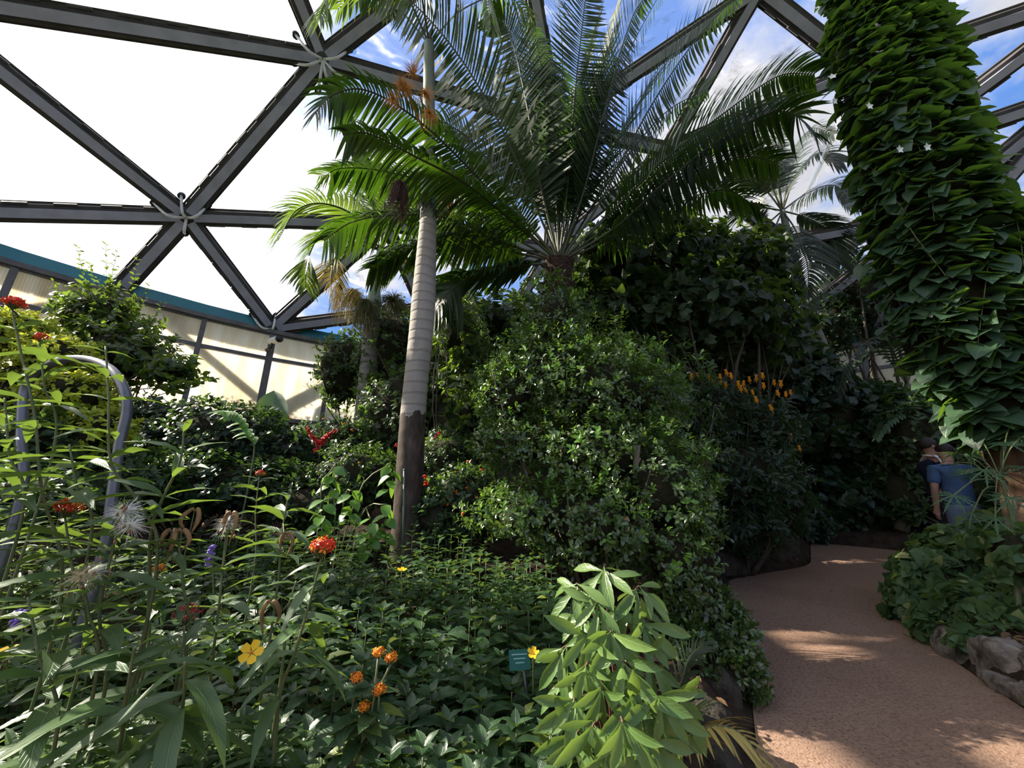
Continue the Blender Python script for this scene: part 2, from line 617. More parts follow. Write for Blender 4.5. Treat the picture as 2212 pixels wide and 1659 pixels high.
def finish_leaves():
    gw, gh = int(2212 / CELL) + 2, int(1659 / CELL) + 2
    zb = np.full((gh, gw), 1e9)
    for L in PLANTS:
        L.pack()
        if not L.N:
            continue
        x, y, dep = project(L.c)
        L.px = L.l * F_PX / np.maximum(dep, 0.05)
        L.xy, L.dep = (x, y), dep
        r = np.clip((L.px * 0.22 / CELL).astype(int), 0, 6)
        for k in np.unique(r):
            m = (r == k) & (dep > 0.1)
            cx, cy = (x[m] / CELL).astype(int), (y[m] / CELL).astype(int)
            for dx in range(-k, k + 1):
                for dy in range(-k, k + 1):
                    a, b = cx + dx, cy + dy
                    ok = (a >= 0) & (a < gw) & (b >= 0) & (b < gh)
                    np.minimum.at(zb, (b[ok], a[ok]), dep[m][ok])
    tot = 0
    for L in PLANTS:
        if not L.N:
            continue
        x, y = L.xy
        cx, cy = np.clip((x / CELL).astype(int), 0, gw - 1), np.clip((y / CELL).astype(int), 0, gh - 1)
        inside = (x > 0) & (x < 2212) & (y > 0) & (y < 1659) & (L.dep > 0.1)
        vis = inside & (L.dep <= zb[cy, cx] + 0.35 * L.l)
        cand = np.where(vis & (L.px >= 9))[0]
        cand = cand[np.argsort(-L.px[cand])][:L.singles]
        off = world_loc(L.parent)
        loc = L.p - off
        for i in cand:
            me = templ_mesh(L.T[L.v[i]], L.mat)
            R = L.R[i] * L.l[i]
            R = R * np.array([L.wide, 1, 1])[None, :]
            o = bpy.data.objects.new(L.part, me)
            COL.objects.link(o)
            o.parent = L.parent
            o.matrix_local = Matrix([[*R[0], loc[i][0]], [*R[1], loc[i][1]], [*R[2], loc[i][2]], [0, 0, 0, 1]])
        tot += len(cand)
        rest = np.ones(L.N, bool)
        rest[cand] = False
        if rest.sum() == 0:
            continue
        Vs, Ls, Ss, Us, nv, nl = [], [], [], [], 0, 0
        for k, T in enumerate(L.T):
            m = np.where(rest & (L.v == k))[0]
            if not len(m):
                continue
            tv = T['V'] * np.array([L.wide, 1, 1])
            V = np.einsum('nij,kj->nki', L.R[m] * L.l[m][:, None, None], tv) + loc[m][:, None]
            q = len(T['V'])
            Vs.append(V.reshape(-1, 3))
            Ls.append((T['loops'][None] + (np.arange(len(m)) * q)[:, None] + nv).ravel())
            Ss.append((T['starts'][None] + (np.arange(len(m)) * len(T['loops']))[:, None] + nl).ravel())
            Us.append(np.tile(T['uv'], (len(m), 1)))
            nv += V.shape[0] * q
            nl += len(m) * len(T['loops'])
        me = mesh_np(L.mass, np.concatenate(Vs), np.concatenate(Ls), np.concatenate(Ss), L.mat, np.concatenate(Us))
        link_mesh(L.mass, me, L.parent, kind='stuff')
    print('leaf objects', tot, 'leaves', sum(L.N for L in PLANTS))


# ------------------------------------------------------------------ ground and path
PATH_L = [(-0.6, -1.5), (-0.45, 0.1), (0.25, 0.75), (0.62, 1.3), (1.05, 2.03), (1.46, 2.78), (1.76, 3.39), (2.31, 4.47), (2.69, 5.24), (3.27, 5.56), (4.22, 6.01), (4.81, 6.68), (5.65, 7.8)]
PATH_R = [(6.22, 7.44), (6.84, 6.85), (7.21, 6.51), (8.8, 5.7), (7.6, 4.85), (5.2, 4.8), (4.13, 4.55), (3.51, 3.86), (3.16, 3.21), (2.8, 2.51), (2.45, 1.7), (2.1, 0.5), (1.9, -1.5)]
POLY = np.array(PATH_L + PATH_R)


def path_dist(x, y):
    """signed distance to the path's edge, positive outside"""
    p = np.stack([np.asarray(x, float).ravel(), np.asarray(y, float).ravel()], -1)
    a, b = POLY, np.roll(POLY, -1, 0)
    best = np.full(len(p), 1e9)
    inside = np.zeros(len(p), bool)
    for i in range(len(a)):
        e = b[i] - a[i]
        t = np.clip(((p - a[i]) @ e) / (e @ e), 0, 1)
        best = np.minimum(best, np.linalg.norm(p - a[i] - t[:, None] * e, axis=1))
        cond = (a[i][1] > p[:, 1]) != (b[i][1] > p[:, 1])
        with np.errstate(divide='ignore', invalid='ignore'):
            xi = a[i][0] + (p[:, 1] - a[i][1]) / (b[i][1] - a[i][1] + 1e-12) * e[0]
        inside ^= cond & (p[:, 0] < xi)
    return np.where(inside, -best, best).reshape(np.shape(x))


def path_z(y):
    return 0.07 * np.maximum(0.0, np.asarray(y, float) - 3.5)


def ground_z(x, y):
    d = path_dist(np.atleast_1d(float(x)), np.atleast_1d(float(y)))[0]
    return float(0.20 * min(max(d / 0.25, 0), 1) + 0.085 * min(max(d, 0), 8) + path_z(y))


def build_ground():
    m, nt, out = new_mat('soil')
    n1 = noise(nt, 9.0, 6.0)
    c = ramp(nt, n1, [(0.3, (0.018, 0.012, 0.008)), (0.7, (0.055, 0.038, 0.026))])
    b = principled(nt, c, 0.95, 0.1)
    bump(nt, b, n1, 0.8, 0.05)
    nt.links.new(b.outputs[0], out.inputs[0])
    xs, ys = np.arange(-13, 15.01, 0.1), np.arange(-3, 14.01, 0.1)
    X, Y = np.meshgrid(xs, ys)
    d = path_dist(X, Y)
    Z = 0.20 * np.clip(d / 0.25, 0, 1) + 0.085 * np.clip(d, 0, 8)
    Z = path_z(Y) + np.where(d < 0, -0.04, Z + rng.normal(0, 0.012, X.shape))
    nx, ny = len(xs), len(ys)
    idx = np.arange(nx * ny).reshape(ny, nx)
    q = np.stack([idx[:-1, :-1], idx[:-1, 1:], idx[1:, 1:], idx[1:, :-1]], -1).reshape(-1, 4)
    me = mesh_np('ground', np.stack([X, Y, Z], -1), q.ravel(), np.arange(len(q)) * 4, m)
    link_mesh('ground', me, label='dark planting-bed soil under the shrubs', kind='structure')
    # path
    m, nt, out = new_mat('bonded_gravel')
    tc = nn(nt, 'ShaderNodeTexCoord')
    vo = nn(nt, 'ShaderNodeTexVoronoi')
    vo.inputs['Scale'].default_value = 95.0
    nt.links.new(tc.outputs['Object'], vo.inputs['Vector'])
    big = noise(nt, 1.1, 5.0)
    fine = noise(nt, 60.0, 3.0)
    c1 = mix_rgb(nt, ramp(nt, big, [(0.3, 0.0), (0.7, 1.0)]), (0.190, 0.112, 0.075), (0.275, 0.172, 0.120))
    sepc = nn(nt, 'ShaderNodeSeparateColor')
    nt.links.new(vo.outputs['Color'], sepc.inputs[0])
    c2 = mix_rgb(nt, math_node(nt, 'MULTIPLY', sepc.outputs[0], 0.5), c1, (0.40, 0.27, 0.19))
    c3 = mix_rgb(nt, ramp(nt, fine, [(0.56, 0.0), (0.66, 0.75)]), c2, (0.09, 0.055, 0.04))
    b = principled(nt, c3, 0.9, 0.2)
    bump(nt, b, vo.outputs['Distance'], 0.5, 0.006)
    nt.links.new(b.outputs[0], out.inputs[0])
    # outline smoothed
    pl = spline([(*p, 0) for p in PATH_L], 60)[:, :2]
    pr = spline([(*p, 0) for p in PATH_R], 60)[:, :2][::-1]
    V, fs = [], []
    k = 9
    for i in range(60):
        for j in range(k):
            t = j / (k - 1)
            q = pl[i] * (1 - t) + pr[i] * t
            V.append([q[0], q[1], float(path_z(q[1]))])
    for i in range(59):
        for j in range(k - 1):
            a = i * k + j
            fs.append((a, a + 1, a + k + 1, a + k))
    Acc().add(V, fs).obj('floor', m, smooth=False, label='winding reddish-brown gravel path', kind='structure')
    # ground outside
    g = simple('outdoor_ground', (0.05, 0.08, 0.03), 0.9, 0.1, col2=(0.10, 0.10, 0.06), nscale=0.4)
    a = Acc()
    a.add([[-80, -80, -0.3], [80, -80, -0.3], [80, 80, -0.3], [-80, 80, -0.3]], [(0, 1, 2, 3)])
    a.obj('ground_outside', g, label='grassy ground outside the dome', kind='structure')


build_ground()

# ------------------------------------------------------------------ dome
DC = np.array([2.4, -2.4, CAM_H - 4.5])
RING_R, RING_Z = 14.4, CAM_H + 4.25
DR = math.hypot(RING_R, 8.75)


def on_dome(px, py):
    d = unit(ray(px, py))
    o = np.array([0, 0, CAM_H]) - DC
    b = d @ o
    t = -b + math.sqrt(b * b - (o @ o - DR * DR))
    return np.array([0, 0, CAM_H]) + d * t


def ring_pt(phi_deg, z=RING_Z, r=RING_R):
    a = math.radians(phi_deg)
    return np.array([DC[0] + r * math.cos(a), DC[1] + r * math.sin(a), z])


def build_dome():
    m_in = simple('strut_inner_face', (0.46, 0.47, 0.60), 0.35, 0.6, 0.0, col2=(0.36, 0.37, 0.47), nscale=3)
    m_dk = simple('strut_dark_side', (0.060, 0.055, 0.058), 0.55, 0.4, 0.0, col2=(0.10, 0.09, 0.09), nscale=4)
    m_hub = simple('hub_metal', (0.05, 0.05, 0.055), 0.4, 0.5, 0.3)
    # film
    m, nt, out = new_mat('inflated_film')
    st = noise(nt, 1.3, 6.0, stretch=(1.0, 1.0, 5.0))
    fac = ramp(nt, st, [(0.50, 0.05), (0.60, 0.09), (0.72, 0.30)])
    tr = nn(nt, 'ShaderNodeBsdfTransparent')
    tr.inputs[0].default_value = (0.97, 0.98, 0.98, 1)
    tl = nn(nt, 'ShaderNodeBsdfTranslucent')
    tl.inputs[0].default_value = (0.80, 0.80, 0.84, 1)
    mx = nn(nt, 'ShaderNodeMixShader')
    nt.links.new(fac, mx.inputs[0])
    nt.links.new(tr.outputs[0], mx.inputs[1])
    nt.links.new(tl.outputs[0], mx.inputs[2])
    gl = nn(nt, 'ShaderNodeBsdfGlossy')
    gl.inputs['Roughness'].default_value = 0.08
    fr = nn(nt, 'ShaderNodeFresnel')
    fr.inputs[0].default_value = 1.25
    mx2 = nn(nt, 'ShaderNodeMixShader')
    nt.links.new(math_node(nt, 'MULTIPLY', fr.outputs[0], 0.5), mx2.inputs[0])
    nt.links.new(mx.outputs[0], mx2.inputs[1])
    nt.links.new(gl.outputs[0], mx2.inputs[2])
    # grey smears of dirt left on the film
    sm = noise(nt, 0.55, 7.0, stretch=(1.0, 1.6, 3.5), rough=0.6)
    dirt = nn(nt, 'ShaderNodeBsdfDiffuse')
    dirt.inputs[0].default_value = (0.45, 0.43, 0.47, 1)
    mx3 = nn(nt, 'ShaderNodeMixShader')
    nt.links.new(ramp(nt, sm, [(0.62, 0.0), (0.67, 0.32)]), mx3.inputs[0])
    nt.links.new(mx2.outputs[0], mx3.inputs[1])
    nt.links.new(dirt.outputs[0], mx3.inputs[2])
    nt.links.new(mx3.outputs[0], out.inputs[0])
    m_film = m
    m_hose = simple('clear_hose', (0.75, 0.75, 0.74), 0.3, 0.6)
    roof = empty('ceiling', (DC[0], DC[1], RING_Z), 'geodesic dome roof of metal struts and clear inflated film panels', kind='structure')
    N = {k: on_dome(*v) for k, v in dict(A=(697, 128), B=(403, 470), C=(592, 716), D=(262, 640), E=(835, 486), F=(915, 668), G=(1641, -22), H=(1445, 325),
         I=(1860, 150), J=(1925, 338), K=(1700, 525), L=(1205, 270), N=(600, -110), O=(-220, -20), Q=(-300, 450), R=(1120, -200), S=(1190, 540),
         V=(2260, -210), W=(2430, -40), X=(2340, 200), Z=(2015, 466)).items()}
    PH = 126.7
    for i in (2, 3, 4, 5, 6, 7):
        N['t%d' % (i - 1)] = ring_pt(PH - 11.25 * i - 1)
    N['q1'] = ring_pt(PH + 11.25 * 2)
    N['q2'] = ring_pt(PH + 11.25 * 3)
    for k_, az_, el_ in (('p1', 169, 46), ('p3', 152, 64), ('top', 105, 82), ('rw', 20, 48)):
        a_, e_ = math.radians(az_), math.radians(el_)
        N[k_] = DC + DR * np.array([math.cos(a_) * math.cos(e_), math.sin(a_) * math.cos(e_), math.sin(e_)])
    for k_, az_ in (('q3', 171.7), ('q4', 182.9), ('t7', 35.7), ('t8', 24.5)):
        N[k_] = ring_pt(az_)
    N['C'] = ring_pt(126.9, RING_Z - 0.02)
    N['D'] = ring_pt(138.2, RING_Z - 0.02)
    edges = '''A B,A O,A N,A R,A L,A E,B O,B Q,B D,B C,B E,C E,C F,E F,E S,E L,L S,L H,L R,L G,R G,R N,N O,G H,G I,G V,H I,H S,H K,I K,I J,I V,I W,J K,J W,J X,W X,V W,
      S F,S t1,S t2,S t3,S K,K t3,K t4,F t1,t1 t2,t2 t3,t3 t4,K Z,Z J,Z t4,Z t5,Z X,X t5,X t6,t4 t5,t5 t6,C D,D Q,D q1,q1 Q,q1 q2,q2 Q,O Q,
      O q2,O p1,p1 q2,p1 q3,q2 q3,p1 q4,q3 q4,O p3,p1 p3,N p3,R p3,R top,p3 top,G top,V top,p1 top,W rw,V rw,X rw,X t7,t6 t7,rw t7,rw t8,t7 t8,top rw'''.replace('\n', '').split(',')
    E = [tuple(e.split()) for e in edges]
    for a, b in E:
        if (a, b) in (('C', 'D'), ('D', 'Q'), ('D', 'q1'), ('F', 't1'), ('I', 'K'), ('J', 'K')) or (a[0] in 'qt' and b[0] in 'qt' and a != 'top' and b != 'top'):
            continue
        p, q = N[a], N[b]
        T = unit(q - p)
        mid = (p + q) / 2
        nrm = unit(DC - mid)
        nrm = unit(nrm - (nrm @ T) * T)
        side = np.cross(T, nrm)
        Rm = np.stack([T, side, nrm], -1)
        ln = np.linalg.norm(q - p)
        ring = False
        k = 0.62 if ring else 1.0
        ac = Acc()
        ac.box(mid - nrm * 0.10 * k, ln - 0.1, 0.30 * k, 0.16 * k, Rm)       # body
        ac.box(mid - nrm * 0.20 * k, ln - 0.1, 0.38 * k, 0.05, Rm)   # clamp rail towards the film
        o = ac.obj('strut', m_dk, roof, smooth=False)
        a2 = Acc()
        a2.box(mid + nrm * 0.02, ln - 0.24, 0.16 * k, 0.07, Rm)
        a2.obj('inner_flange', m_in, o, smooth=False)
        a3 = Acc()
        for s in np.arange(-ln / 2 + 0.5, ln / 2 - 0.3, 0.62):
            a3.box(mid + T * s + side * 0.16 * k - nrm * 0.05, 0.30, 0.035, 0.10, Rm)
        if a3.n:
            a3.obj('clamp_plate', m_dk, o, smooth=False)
    for k, p in N.items():
        if k[0] in 'tq' and k != 'top':
            continue
        nrm = unit(DC - p)
        a = Acc()
        a.tube([p - nrm * 0.28, p + nrm * 0.02, p + nrm * 0.05, p + nrm * 0.09], [0.21, 0.21, 0.17, 0.02], 12)
        a.obj('hub', m_hub, roof, smooth=False)
    # film panels, one per triangle, slightly bulged
    adj = {}
    for a, b in E:
        adj.setdefault(a, set()).add(b)
        adj.setdefault(b, set()).add(a)
    tri = {tuple(sorted((a, b, c))) for a, b in E for c in adj[a] & adj[b]}
    for t in sorted(tri):
        p = [N[k] for k in t]
        nrm = unit(sum(p) / 3 - DC)
        n = 6
        V, ix, fs = [], {}, []
        for i in range(n + 1):
            for j in range(n + 1 - i):
                u, v = i / n, j / n
                w = 1 - u - v
                ix[(i, j)] = len(V)
                V.append(p[0] * u + p[1] * v + p[2] * w + nrm * (0.22 + 27 * u * v * w * 0.35))
        for i in range(n):
            for j in range(n - i):
                fs.append((ix[(i, j)], ix[(i + 1, j)], ix[(i, j + 1)]))
                if i + j < n - 1:
                    fs.append((ix[(i + 1, j)], ix[(i + 1, j + 1)], ix[(i, j + 1)]))
        Acc().add(V, fs).obj('film_panel', m_film, roof)
    # air hoses at the two hubs in view
    for k, offs in (('A', [(-58, -52), (-62, 8), (14, 48), (60, -22), (52, 38), (-10, 70)]), ('B', [(-72, -30), (-12, -46), (46, -26), (-4, 36)]), ('C', [(-44, -30), (8, -28)])):
        p = N[k] + unit(DC - N[k]) * 0.05
        px, py, dep = project(N[k])
        for dx, dy in offs:
            e = on_dome(px + dx, py + dy)
            e = e + unit(e - DC) * 0.12
            md = (p + e) / 2 + unit(DC - p) * 0.22 + np.array([0, 0, -0.10])
            c = spline([p, md, e], 10)
            o = Acc().tube(c, 0.028, 6).obj('air_hose', m_hose, roof)
            Acc().tube([c[-1] - unit(c[-1] - c[-2]) * 0.02, c[-1] + unit(DC - c[-1]) * -0.10], [0.07, 0.075], 10).obj('nozzle', m_hub, o)
    return N


NODES = build_dome()


def build_wall():
    m_teal = simple('teal_fascia', (0.035, 0.24, 0.34), 0.35, 0.5, col2=(0.05, 0.28, 0.36), nscale=2)
    m_fr = simple('wall_frame_metal', (0.17, 0.165, 0.17), 0.5, 0.5, 0.2, col2=(0.12, 0.115, 0.12), nscale=5)
    m_con = simple('rendered_plinth', (0.16, 0.14, 0.12), 0.9, 0.2, col2=(0.10, 0.09, 0.08), nscale=3)
    m, nt, out = new_mat('ribbed_polycarbonate')
    tc = nn(nt, 'ShaderNodeTexCoord')
    uv = nn(nt, 'ShaderNodeUVMap')
    sp = nn(nt, 'ShaderNodeSeparateXYZ')
    nt.links.new(uv.outputs[0], sp.inputs[0])
    rib = math_node(nt, 'SINE', math_node(nt, 'MULTIPLY', sp.outputs[0], 6.283 * 34))
    ribn = math_node(nt, 'MULTIPLY', math_node(nt, 'ADD', rib, 1.0), 0.5)
    dirt = noise(nt, 1.4, 5.0, stretch=(3, 3, 0.6))
    col = mix_rgb(nt, ramp(nt, dirt, [(0.35, 0.0), (0.7, 1.0)]), (0.96, 0.94, 0.88), (0.78, 0.71, 0.55))
    col = mix_rgb(nt, math_node(nt, 'MULTIPLY', ribn, 0.22), col, (0.35, 0.31, 0.24))
    tl = nn(nt, 'ShaderNodeBsdfTranslucent')
    nt.links.new(col, tl.inputs[0])
    df = principled(nt, col, 0.4, 0.4)
    bump(nt, df, ribn, 0.4, 0.01)
    mx = nn(nt, 'ShaderNodeMixShader')
    mx.inputs[0].default_value = 0.86
    nt.links.new(df.outputs[0], mx.inputs[1])
    nt.links.new(tl.outputs[0], mx.inputs[2])
    nt.links.new(mx.outputs[0], out.inputs[0])
    m_pc = m
    PH = 126.7
    Z0, Z1, Z2 = 2.98, 4.50, RING_Z - 0.16
    walls = {}
    for nm, lab in (('wall_left', 'curved side wall of ribbed translucent panels below the dome'), ('wall_back', 'curved rear wall of ribbed panels behind the trees'),
                    ('wall_right', 'curved wall of ribbed panels beyond the path')):
        walls[nm] = empty(nm, (0, 0, 0), lab, kind='structure')

    def quad(parent, name, a, b, z0, z1, mat, th=0.02):
        pa, pb = ring_pt(a, z0), ring_pt(b, z0)
        n = unit(np.array([*(DC[:2] - ((pa + pb) / 2)[:2]), 0]))
        V = [pa, pb, [pb[0], pb[1], z1], [pa[0], pa[1], z1]]
        V = np.array(V + [list(np.array(v) - n * th) for v in V])
        fs = [(0, 1, 2, 3), (7, 6, 5, 4), (0, 4, 5, 1), (1, 5, 6, 2), (2, 6, 7, 3), (3, 7, 4, 0)]
        l, s = faces_to_loops(fs)
        uvv = np.array([[0, 0], [1, 0], [1, 1], [0, 1], [0, 0], [1, 0], [1, 1], [0, 1]], float)[l]
        off = world_loc(parent)
        return link_mesh(name, mesh_np(name, V - off, l, s, mat, uvv, False), parent)

    def bar(parent, name, p, q, w, h, mat):
        T = unit(q - p)
        up = np.array([0, 0, 1.0]) if abs(T[2]) < 0.9 else unit(np.array([*(DC[:2] - p[:2]), 0]))
        sd = unit(np.cross(up, T))
        up = np.cross(T, sd)
        return Acc().box((p + q) / 2, np.linalg.norm(q - p), w, h, np.stack([T, sd, up], -1)).obj(name, mat, parent, smooth=False)
    for k in range(-22, 9):
        a = PH + 5.625 * k
        b = a + 5.625
        w = walls['wall_left'] if k >= -3 else walls['wall_back'] if k >= -14 else walls['wall_right']
        big = (k % 2 == 0)
        ia, ib = ring_pt(a, Z0, RING_R - 0.04), ring_pt(b, Z0, RING_R - 0.04)
        bar(w, 'post', ring_pt(a, Z0, RING_R - 0.05), ring_pt(a, Z2 + 0.1, RING_R - 0.05), 0.15 if big else 0.10, 0.10, m_fr)
        for z, hh in ((Z0, 0.10), (Z1, 0.09), (Z2, 0.10)):
            bar(w, 'rail', ia + [0, 0, z - Z0], ib + [0, 0, z - Z0], 0.08, hh, m_fr)
        quad(w, 'wall_panel', a, b, Z0, Z1, m_pc)
        quad(w, 'wall_panel', a, b, Z1, Z2, m_pc)
        # ring beam and teal gutter, sticking out beyond the wall
        bar(w, 'ring_beam', ring_pt(a, RING_Z - 0.13, RING_R - 0.07), ring_pt(b, RING_Z - 0.13, RING_R - 0.07), 0.16, 0.10, m_fr)
        bar(w, 'fascia', ring_pt(a - 0.05, RING_Z + 0.08, RING_R + 0.06), ring_pt(b + 0.05, RING_Z + 0.08, RING_R + 0.06), 0.05, 0.28, m_teal)
        bar(w, 'gutter', ring_pt(a, RING_Z - 0.04, RING_R + 0.34), ring_pt(b, RING_Z - 0.04, RING_R + 0.34), 0.62, 0.05, m_fr)
        quad(w, 'plinth', a, b, -0.3, Z0 - 0.04, m_con, 0.25)
        # raking outdoor struts, seen as shadows on the panels
        if k >= -6:
            if big and (k // 2) % 2 == 0:
                for sg in (1, -1):
                    bar(w, 'raking_brace', ring_pt(a + 0.3 * sg, Z0 + 0.62, RING_R + 0.40), ring_pt(a + 11.0 * sg, Z2 + 0.35, RING_R + 0.40), 0.15, 0.15, m_fr)
    return walls


WALLS = build_wall()


def build_security_camera():
    m_w = simple('white_casing', (0.80, 0.80, 0.80), 0.4)
    m_k = simple('black_plastic', (0.02, 0.02, 0.022), 0.4)
    p = P(583, 738, 8.95)
    q = P(617, 729, 8.6)
    root = empty('security_camera', p, 'white bullet security camera on the wall post below the dome hub', 'camera')
    T = unit(q - p)
    s = p + np.array([0.02, -0.02, 0.0])
    Acc().tube([s, s + T * 0.02, s + T * 0.38, s + T * 0.40], [0.06, 0.085, 0.085, 0.07], 12).obj('housing', m_w, root)
    Acc().tube([s + T * 0.385, s + T * 0.43], [0.088, 0.088], 12).obj('lens_hood', m_k, root)
    b = s + T * 0.12 + np.array([0, 0, -0.08])
    Acc().tube([b, b + np.array([0, 0, -0.10]), b + np.array([-0.15, 0.06, -0.16])], [0.035, 0.03, 0.05], 8).obj('bracket', m_k, root)


build_security_camera()

# ------------------------------------------------------------------ palm and cycad builders
def frond(parent, pts, n=55, llen=0.5, lw=0.022, mat=None, a0=75, a1=35, vee=0.22, droop=0.30, s0=0.14, rr=0.014, sweep=0.25, up=None, axis=None, name='frond', seed=0, singles=False):
    """one feather leaf: midrib through pts, leaflets in two ranks"""
    r = np.random.default_rng(seed)
    C = spline(pts, 48)
    seg = np.linalg.norm(np.diff(C, axis=0), axis=1)
    cum = np.concatenate([[0], np.cumsum(seg)])
    cum /= cum[-1]
    rach = Acc().tube(C, np.linspace(rr, rr * 0.22, len(C)), 5).obj(name, M_RACH, parent)
    s = np.linspace(s0, 0.995, n)
    base = np.stack([np.interp(s, cum, C[:, i]) for i in range(3)], -1)
    Tn = unit(np.gradient(C, axis=0))
    T = unit(np.stack([np.interp(s, cum, Tn[:, i]) for i in range(3)], -1))
    hint = np.array([0, 0, 1.0]) if up is None else np.asarray(up, float)
    if axis is not None:
        tow = np.asarray(axis) - base
        tow[:, 2] = 0
        hint = hint + 0.9 * unit(tow)
    hint = np.broadcast_to(hint, T.shape)
    S = unit(np.cross(T, hint))
    Nn = np.cross(S, T)
    sr = (s - s0) / (1 - s0)
    prof = np.clip(0.35 + sr * 5, 0, 1) * (1 - 0.62 * sr ** 2.6)
    ang = np.radians(a0 + (a1 - a0) * sr)
    allV, nrow = [], 6
    for sd in (-1, 1):
        jit = r.normal(0, 0.05, (n, 3))
        d = unit(T * np.cos(ang)[:, None] + sd * S * np.sin(ang)[:, None] + Nn * vee + jit)
        Ls = llen * prof * r.uniform(0.88, 1.08, n)
        W = unit(T - np.sum(T * d, 1, keepdims=True) * d + 0.25 * Nn)
        dr = droop * r.uniform(0.7, 1.3, n)
        rows = []
        for i in range(nrow):
            u = i / (nrow - 1)
            w = lw * [0.6, 1.0, 1.0, 0.95, 0.7, 0.06][i]
            c = base + d * (Ls * u)[:, None] + T * (Ls * sweep * u * u)[:, None] + np.array([0, 0, -1.0]) * (Ls * dr * u ** 2.2)[:, None]
            rows += [c - W * w, c + W * w]
        allV.append(np.stack(rows, 1))
    V = np.concatenate(allV)
    q = 2 * nrow
    fs = [(2 * i, 2 * i + 1, 2 * i + 3, 2 * i + 2) for i in range(nrow - 1)]
    l, st = faces_to_loops(fs)
    k = len(V)
    off = world_loc(parent)
    if singles:
        for i in range(k):
            link_mesh('leaflet', mesh_np('leaflet', V[i] - off, l, st, mat), rach)
        return rach
    me = mesh_np('leaflets', V.reshape(-1, 3) - off, (l[None] + (np.arange(k) * q)[:, None]).ravel(), (st[None] + (np.arange(k) * len(l))[:, None]).ravel(), mat)
    link_mesh('leaflets', me, rach, kind='stuff')
    return rach


def trunk_mat(name, light, dark, lower, z_split, ring=9.0):
    m, nt, out = new_mat(name)
    tc = nn(nt, 'ShaderNodeTexCoord')
    sp = nn(nt, 'ShaderNodeSeparateXYZ')
    nt.links.new(tc.outputs['Object'], sp.inputs[0])
    wob = noise(nt, 3.0, 3.0)
    z = math_node(nt, 'ADD', sp.outputs[2], math_node(nt, 'MULTIPLY', wob, 0.10))
    rg = math_node(nt, 'FRACT', math_node(nt, 'MULTIPLY', z, ring))
    rgm = ramp(nt, rg, [(0.0, 0.45), (0.18, 1.0), (0.75, 0.85), (1.0, 0.45)])
    blot = noise(nt, 6.0, 6.0, stretch=(1, 1, 0.5))
    c = mix_rgb(nt, rgm, dark, light)
    c = mix_rgb(nt, ramp(nt, blot, [(0.45, 0.0), (0.75, 0.6)]), c, dark)
    edge = noise(nt, 7.0, 4.0)
    fz = math_node(nt, 'ADD', sp.outputs[2], math_node(nt, 'MULTIPLY', math_node(nt, 'SUBTRACT', edge, 0.5), 0.55))
    lowf = math_node(nt, 'LESS_THAN', fz, z_split)
    bark = ramp(nt, noise(nt, 9.0, 8.0, stretch=(2.2, 2.2, 0.6)), [(0.32, tuple(0.35 * x for x in lower)), (0.55, lower), (0.75, tuple(min(1, 1.9 * x) for x in lower))])
    c = mix_rgb(nt, lowf, c, bark)
    b = principled(nt, c, 0.8, 0.25)
    bump(nt, b, math_node(nt, 'ADD', math_node(nt, 'MULTIPLY', rgm, math_node(nt, 'SUBTRACT', 1.0, lowf)), math_node(nt, 'MULTIPLY', blot, 1.2)), 0.5, 0.02)
    nt.links.new(b.outputs[0], out.inputs[0])
    return m


def ringed_trunk(parent, pts, radii, mat, ring=0.11, name='trunk'):
    C = spline(pts, 6 * len(pts))
    seg = np.concatenate([[0], np.cumsum(np.linalg.norm(np.diff(C, axis=0), axis=1))])
    n = max(8, int(seg[-1] / ring * 4))
    s = np.linspace(0, seg[-1], n)
    Q = np.stack([np.interp(s, seg, C[:, i]) for i in range(3)], -1)
    r = np.interp(s / seg[-1], np.linspace(0, 1, len(radii)), radii)
    r = r * (1 + 0.005 * np.where((np.arange(n) % 4) == 0, 1, np.where((np.arange(n) % 4) == 2, -0.7, 0)))
    return Acc().tube(Q, r, 18).obj(name, mat, parent)


def strands(parent, name, c, n, length, spread, mat, width=0.006, droop=0.8, up=0.0, seed=0, kind='stuff', squash=1.0):
    """a bunch of thin branching strands (fruit stalks, silk)"""
    r = np.random.default_rng(seed)
    d = r.normal(0, 1, (n, 3)) * np.array([1, 1, squash])
    d = unit(d) + np.array([0, 0, up])
    L = length * r.uniform(0.5, 1.0, n)
    rows = []
    side = unit(np.cross(d, np.array([0.3, 1.0, 0.2])))
    j = r.normal(0, 0.12, (n, 3))
    for i in range(5):
        u = i / 4
        p = np.asarray(c) + d * (spread * L * u)[:, None] + j * (L * u)[:, None] * math.sin(u * 3) + np.array([0, 0, -1.0]) * (L * droop * u * u)[:, None]
        w = width * (1 - 0.75 * u)
        rows += [p - side * w, p + side * w]
    V = np.stack(rows, 1)
    fs = [(2 * i, 2 * i + 1, 2 * i + 3, 2 * i + 2) for i in range(4)]
    l, st = faces_to_loops(fs)
    off = world_loc(parent)
    me = mesh_np(name, V.reshape(-1, 3) - off, (l[None] + (np.arange(n) * 10)[:, None]).ravel(), (st[None] + (np.arange(n) * len(l))[:, None]).ravel(), mat)
    return link_mesh(name, me, parent, kind=kind)


def PP(lst):
    return [P(*t) for t in lst]


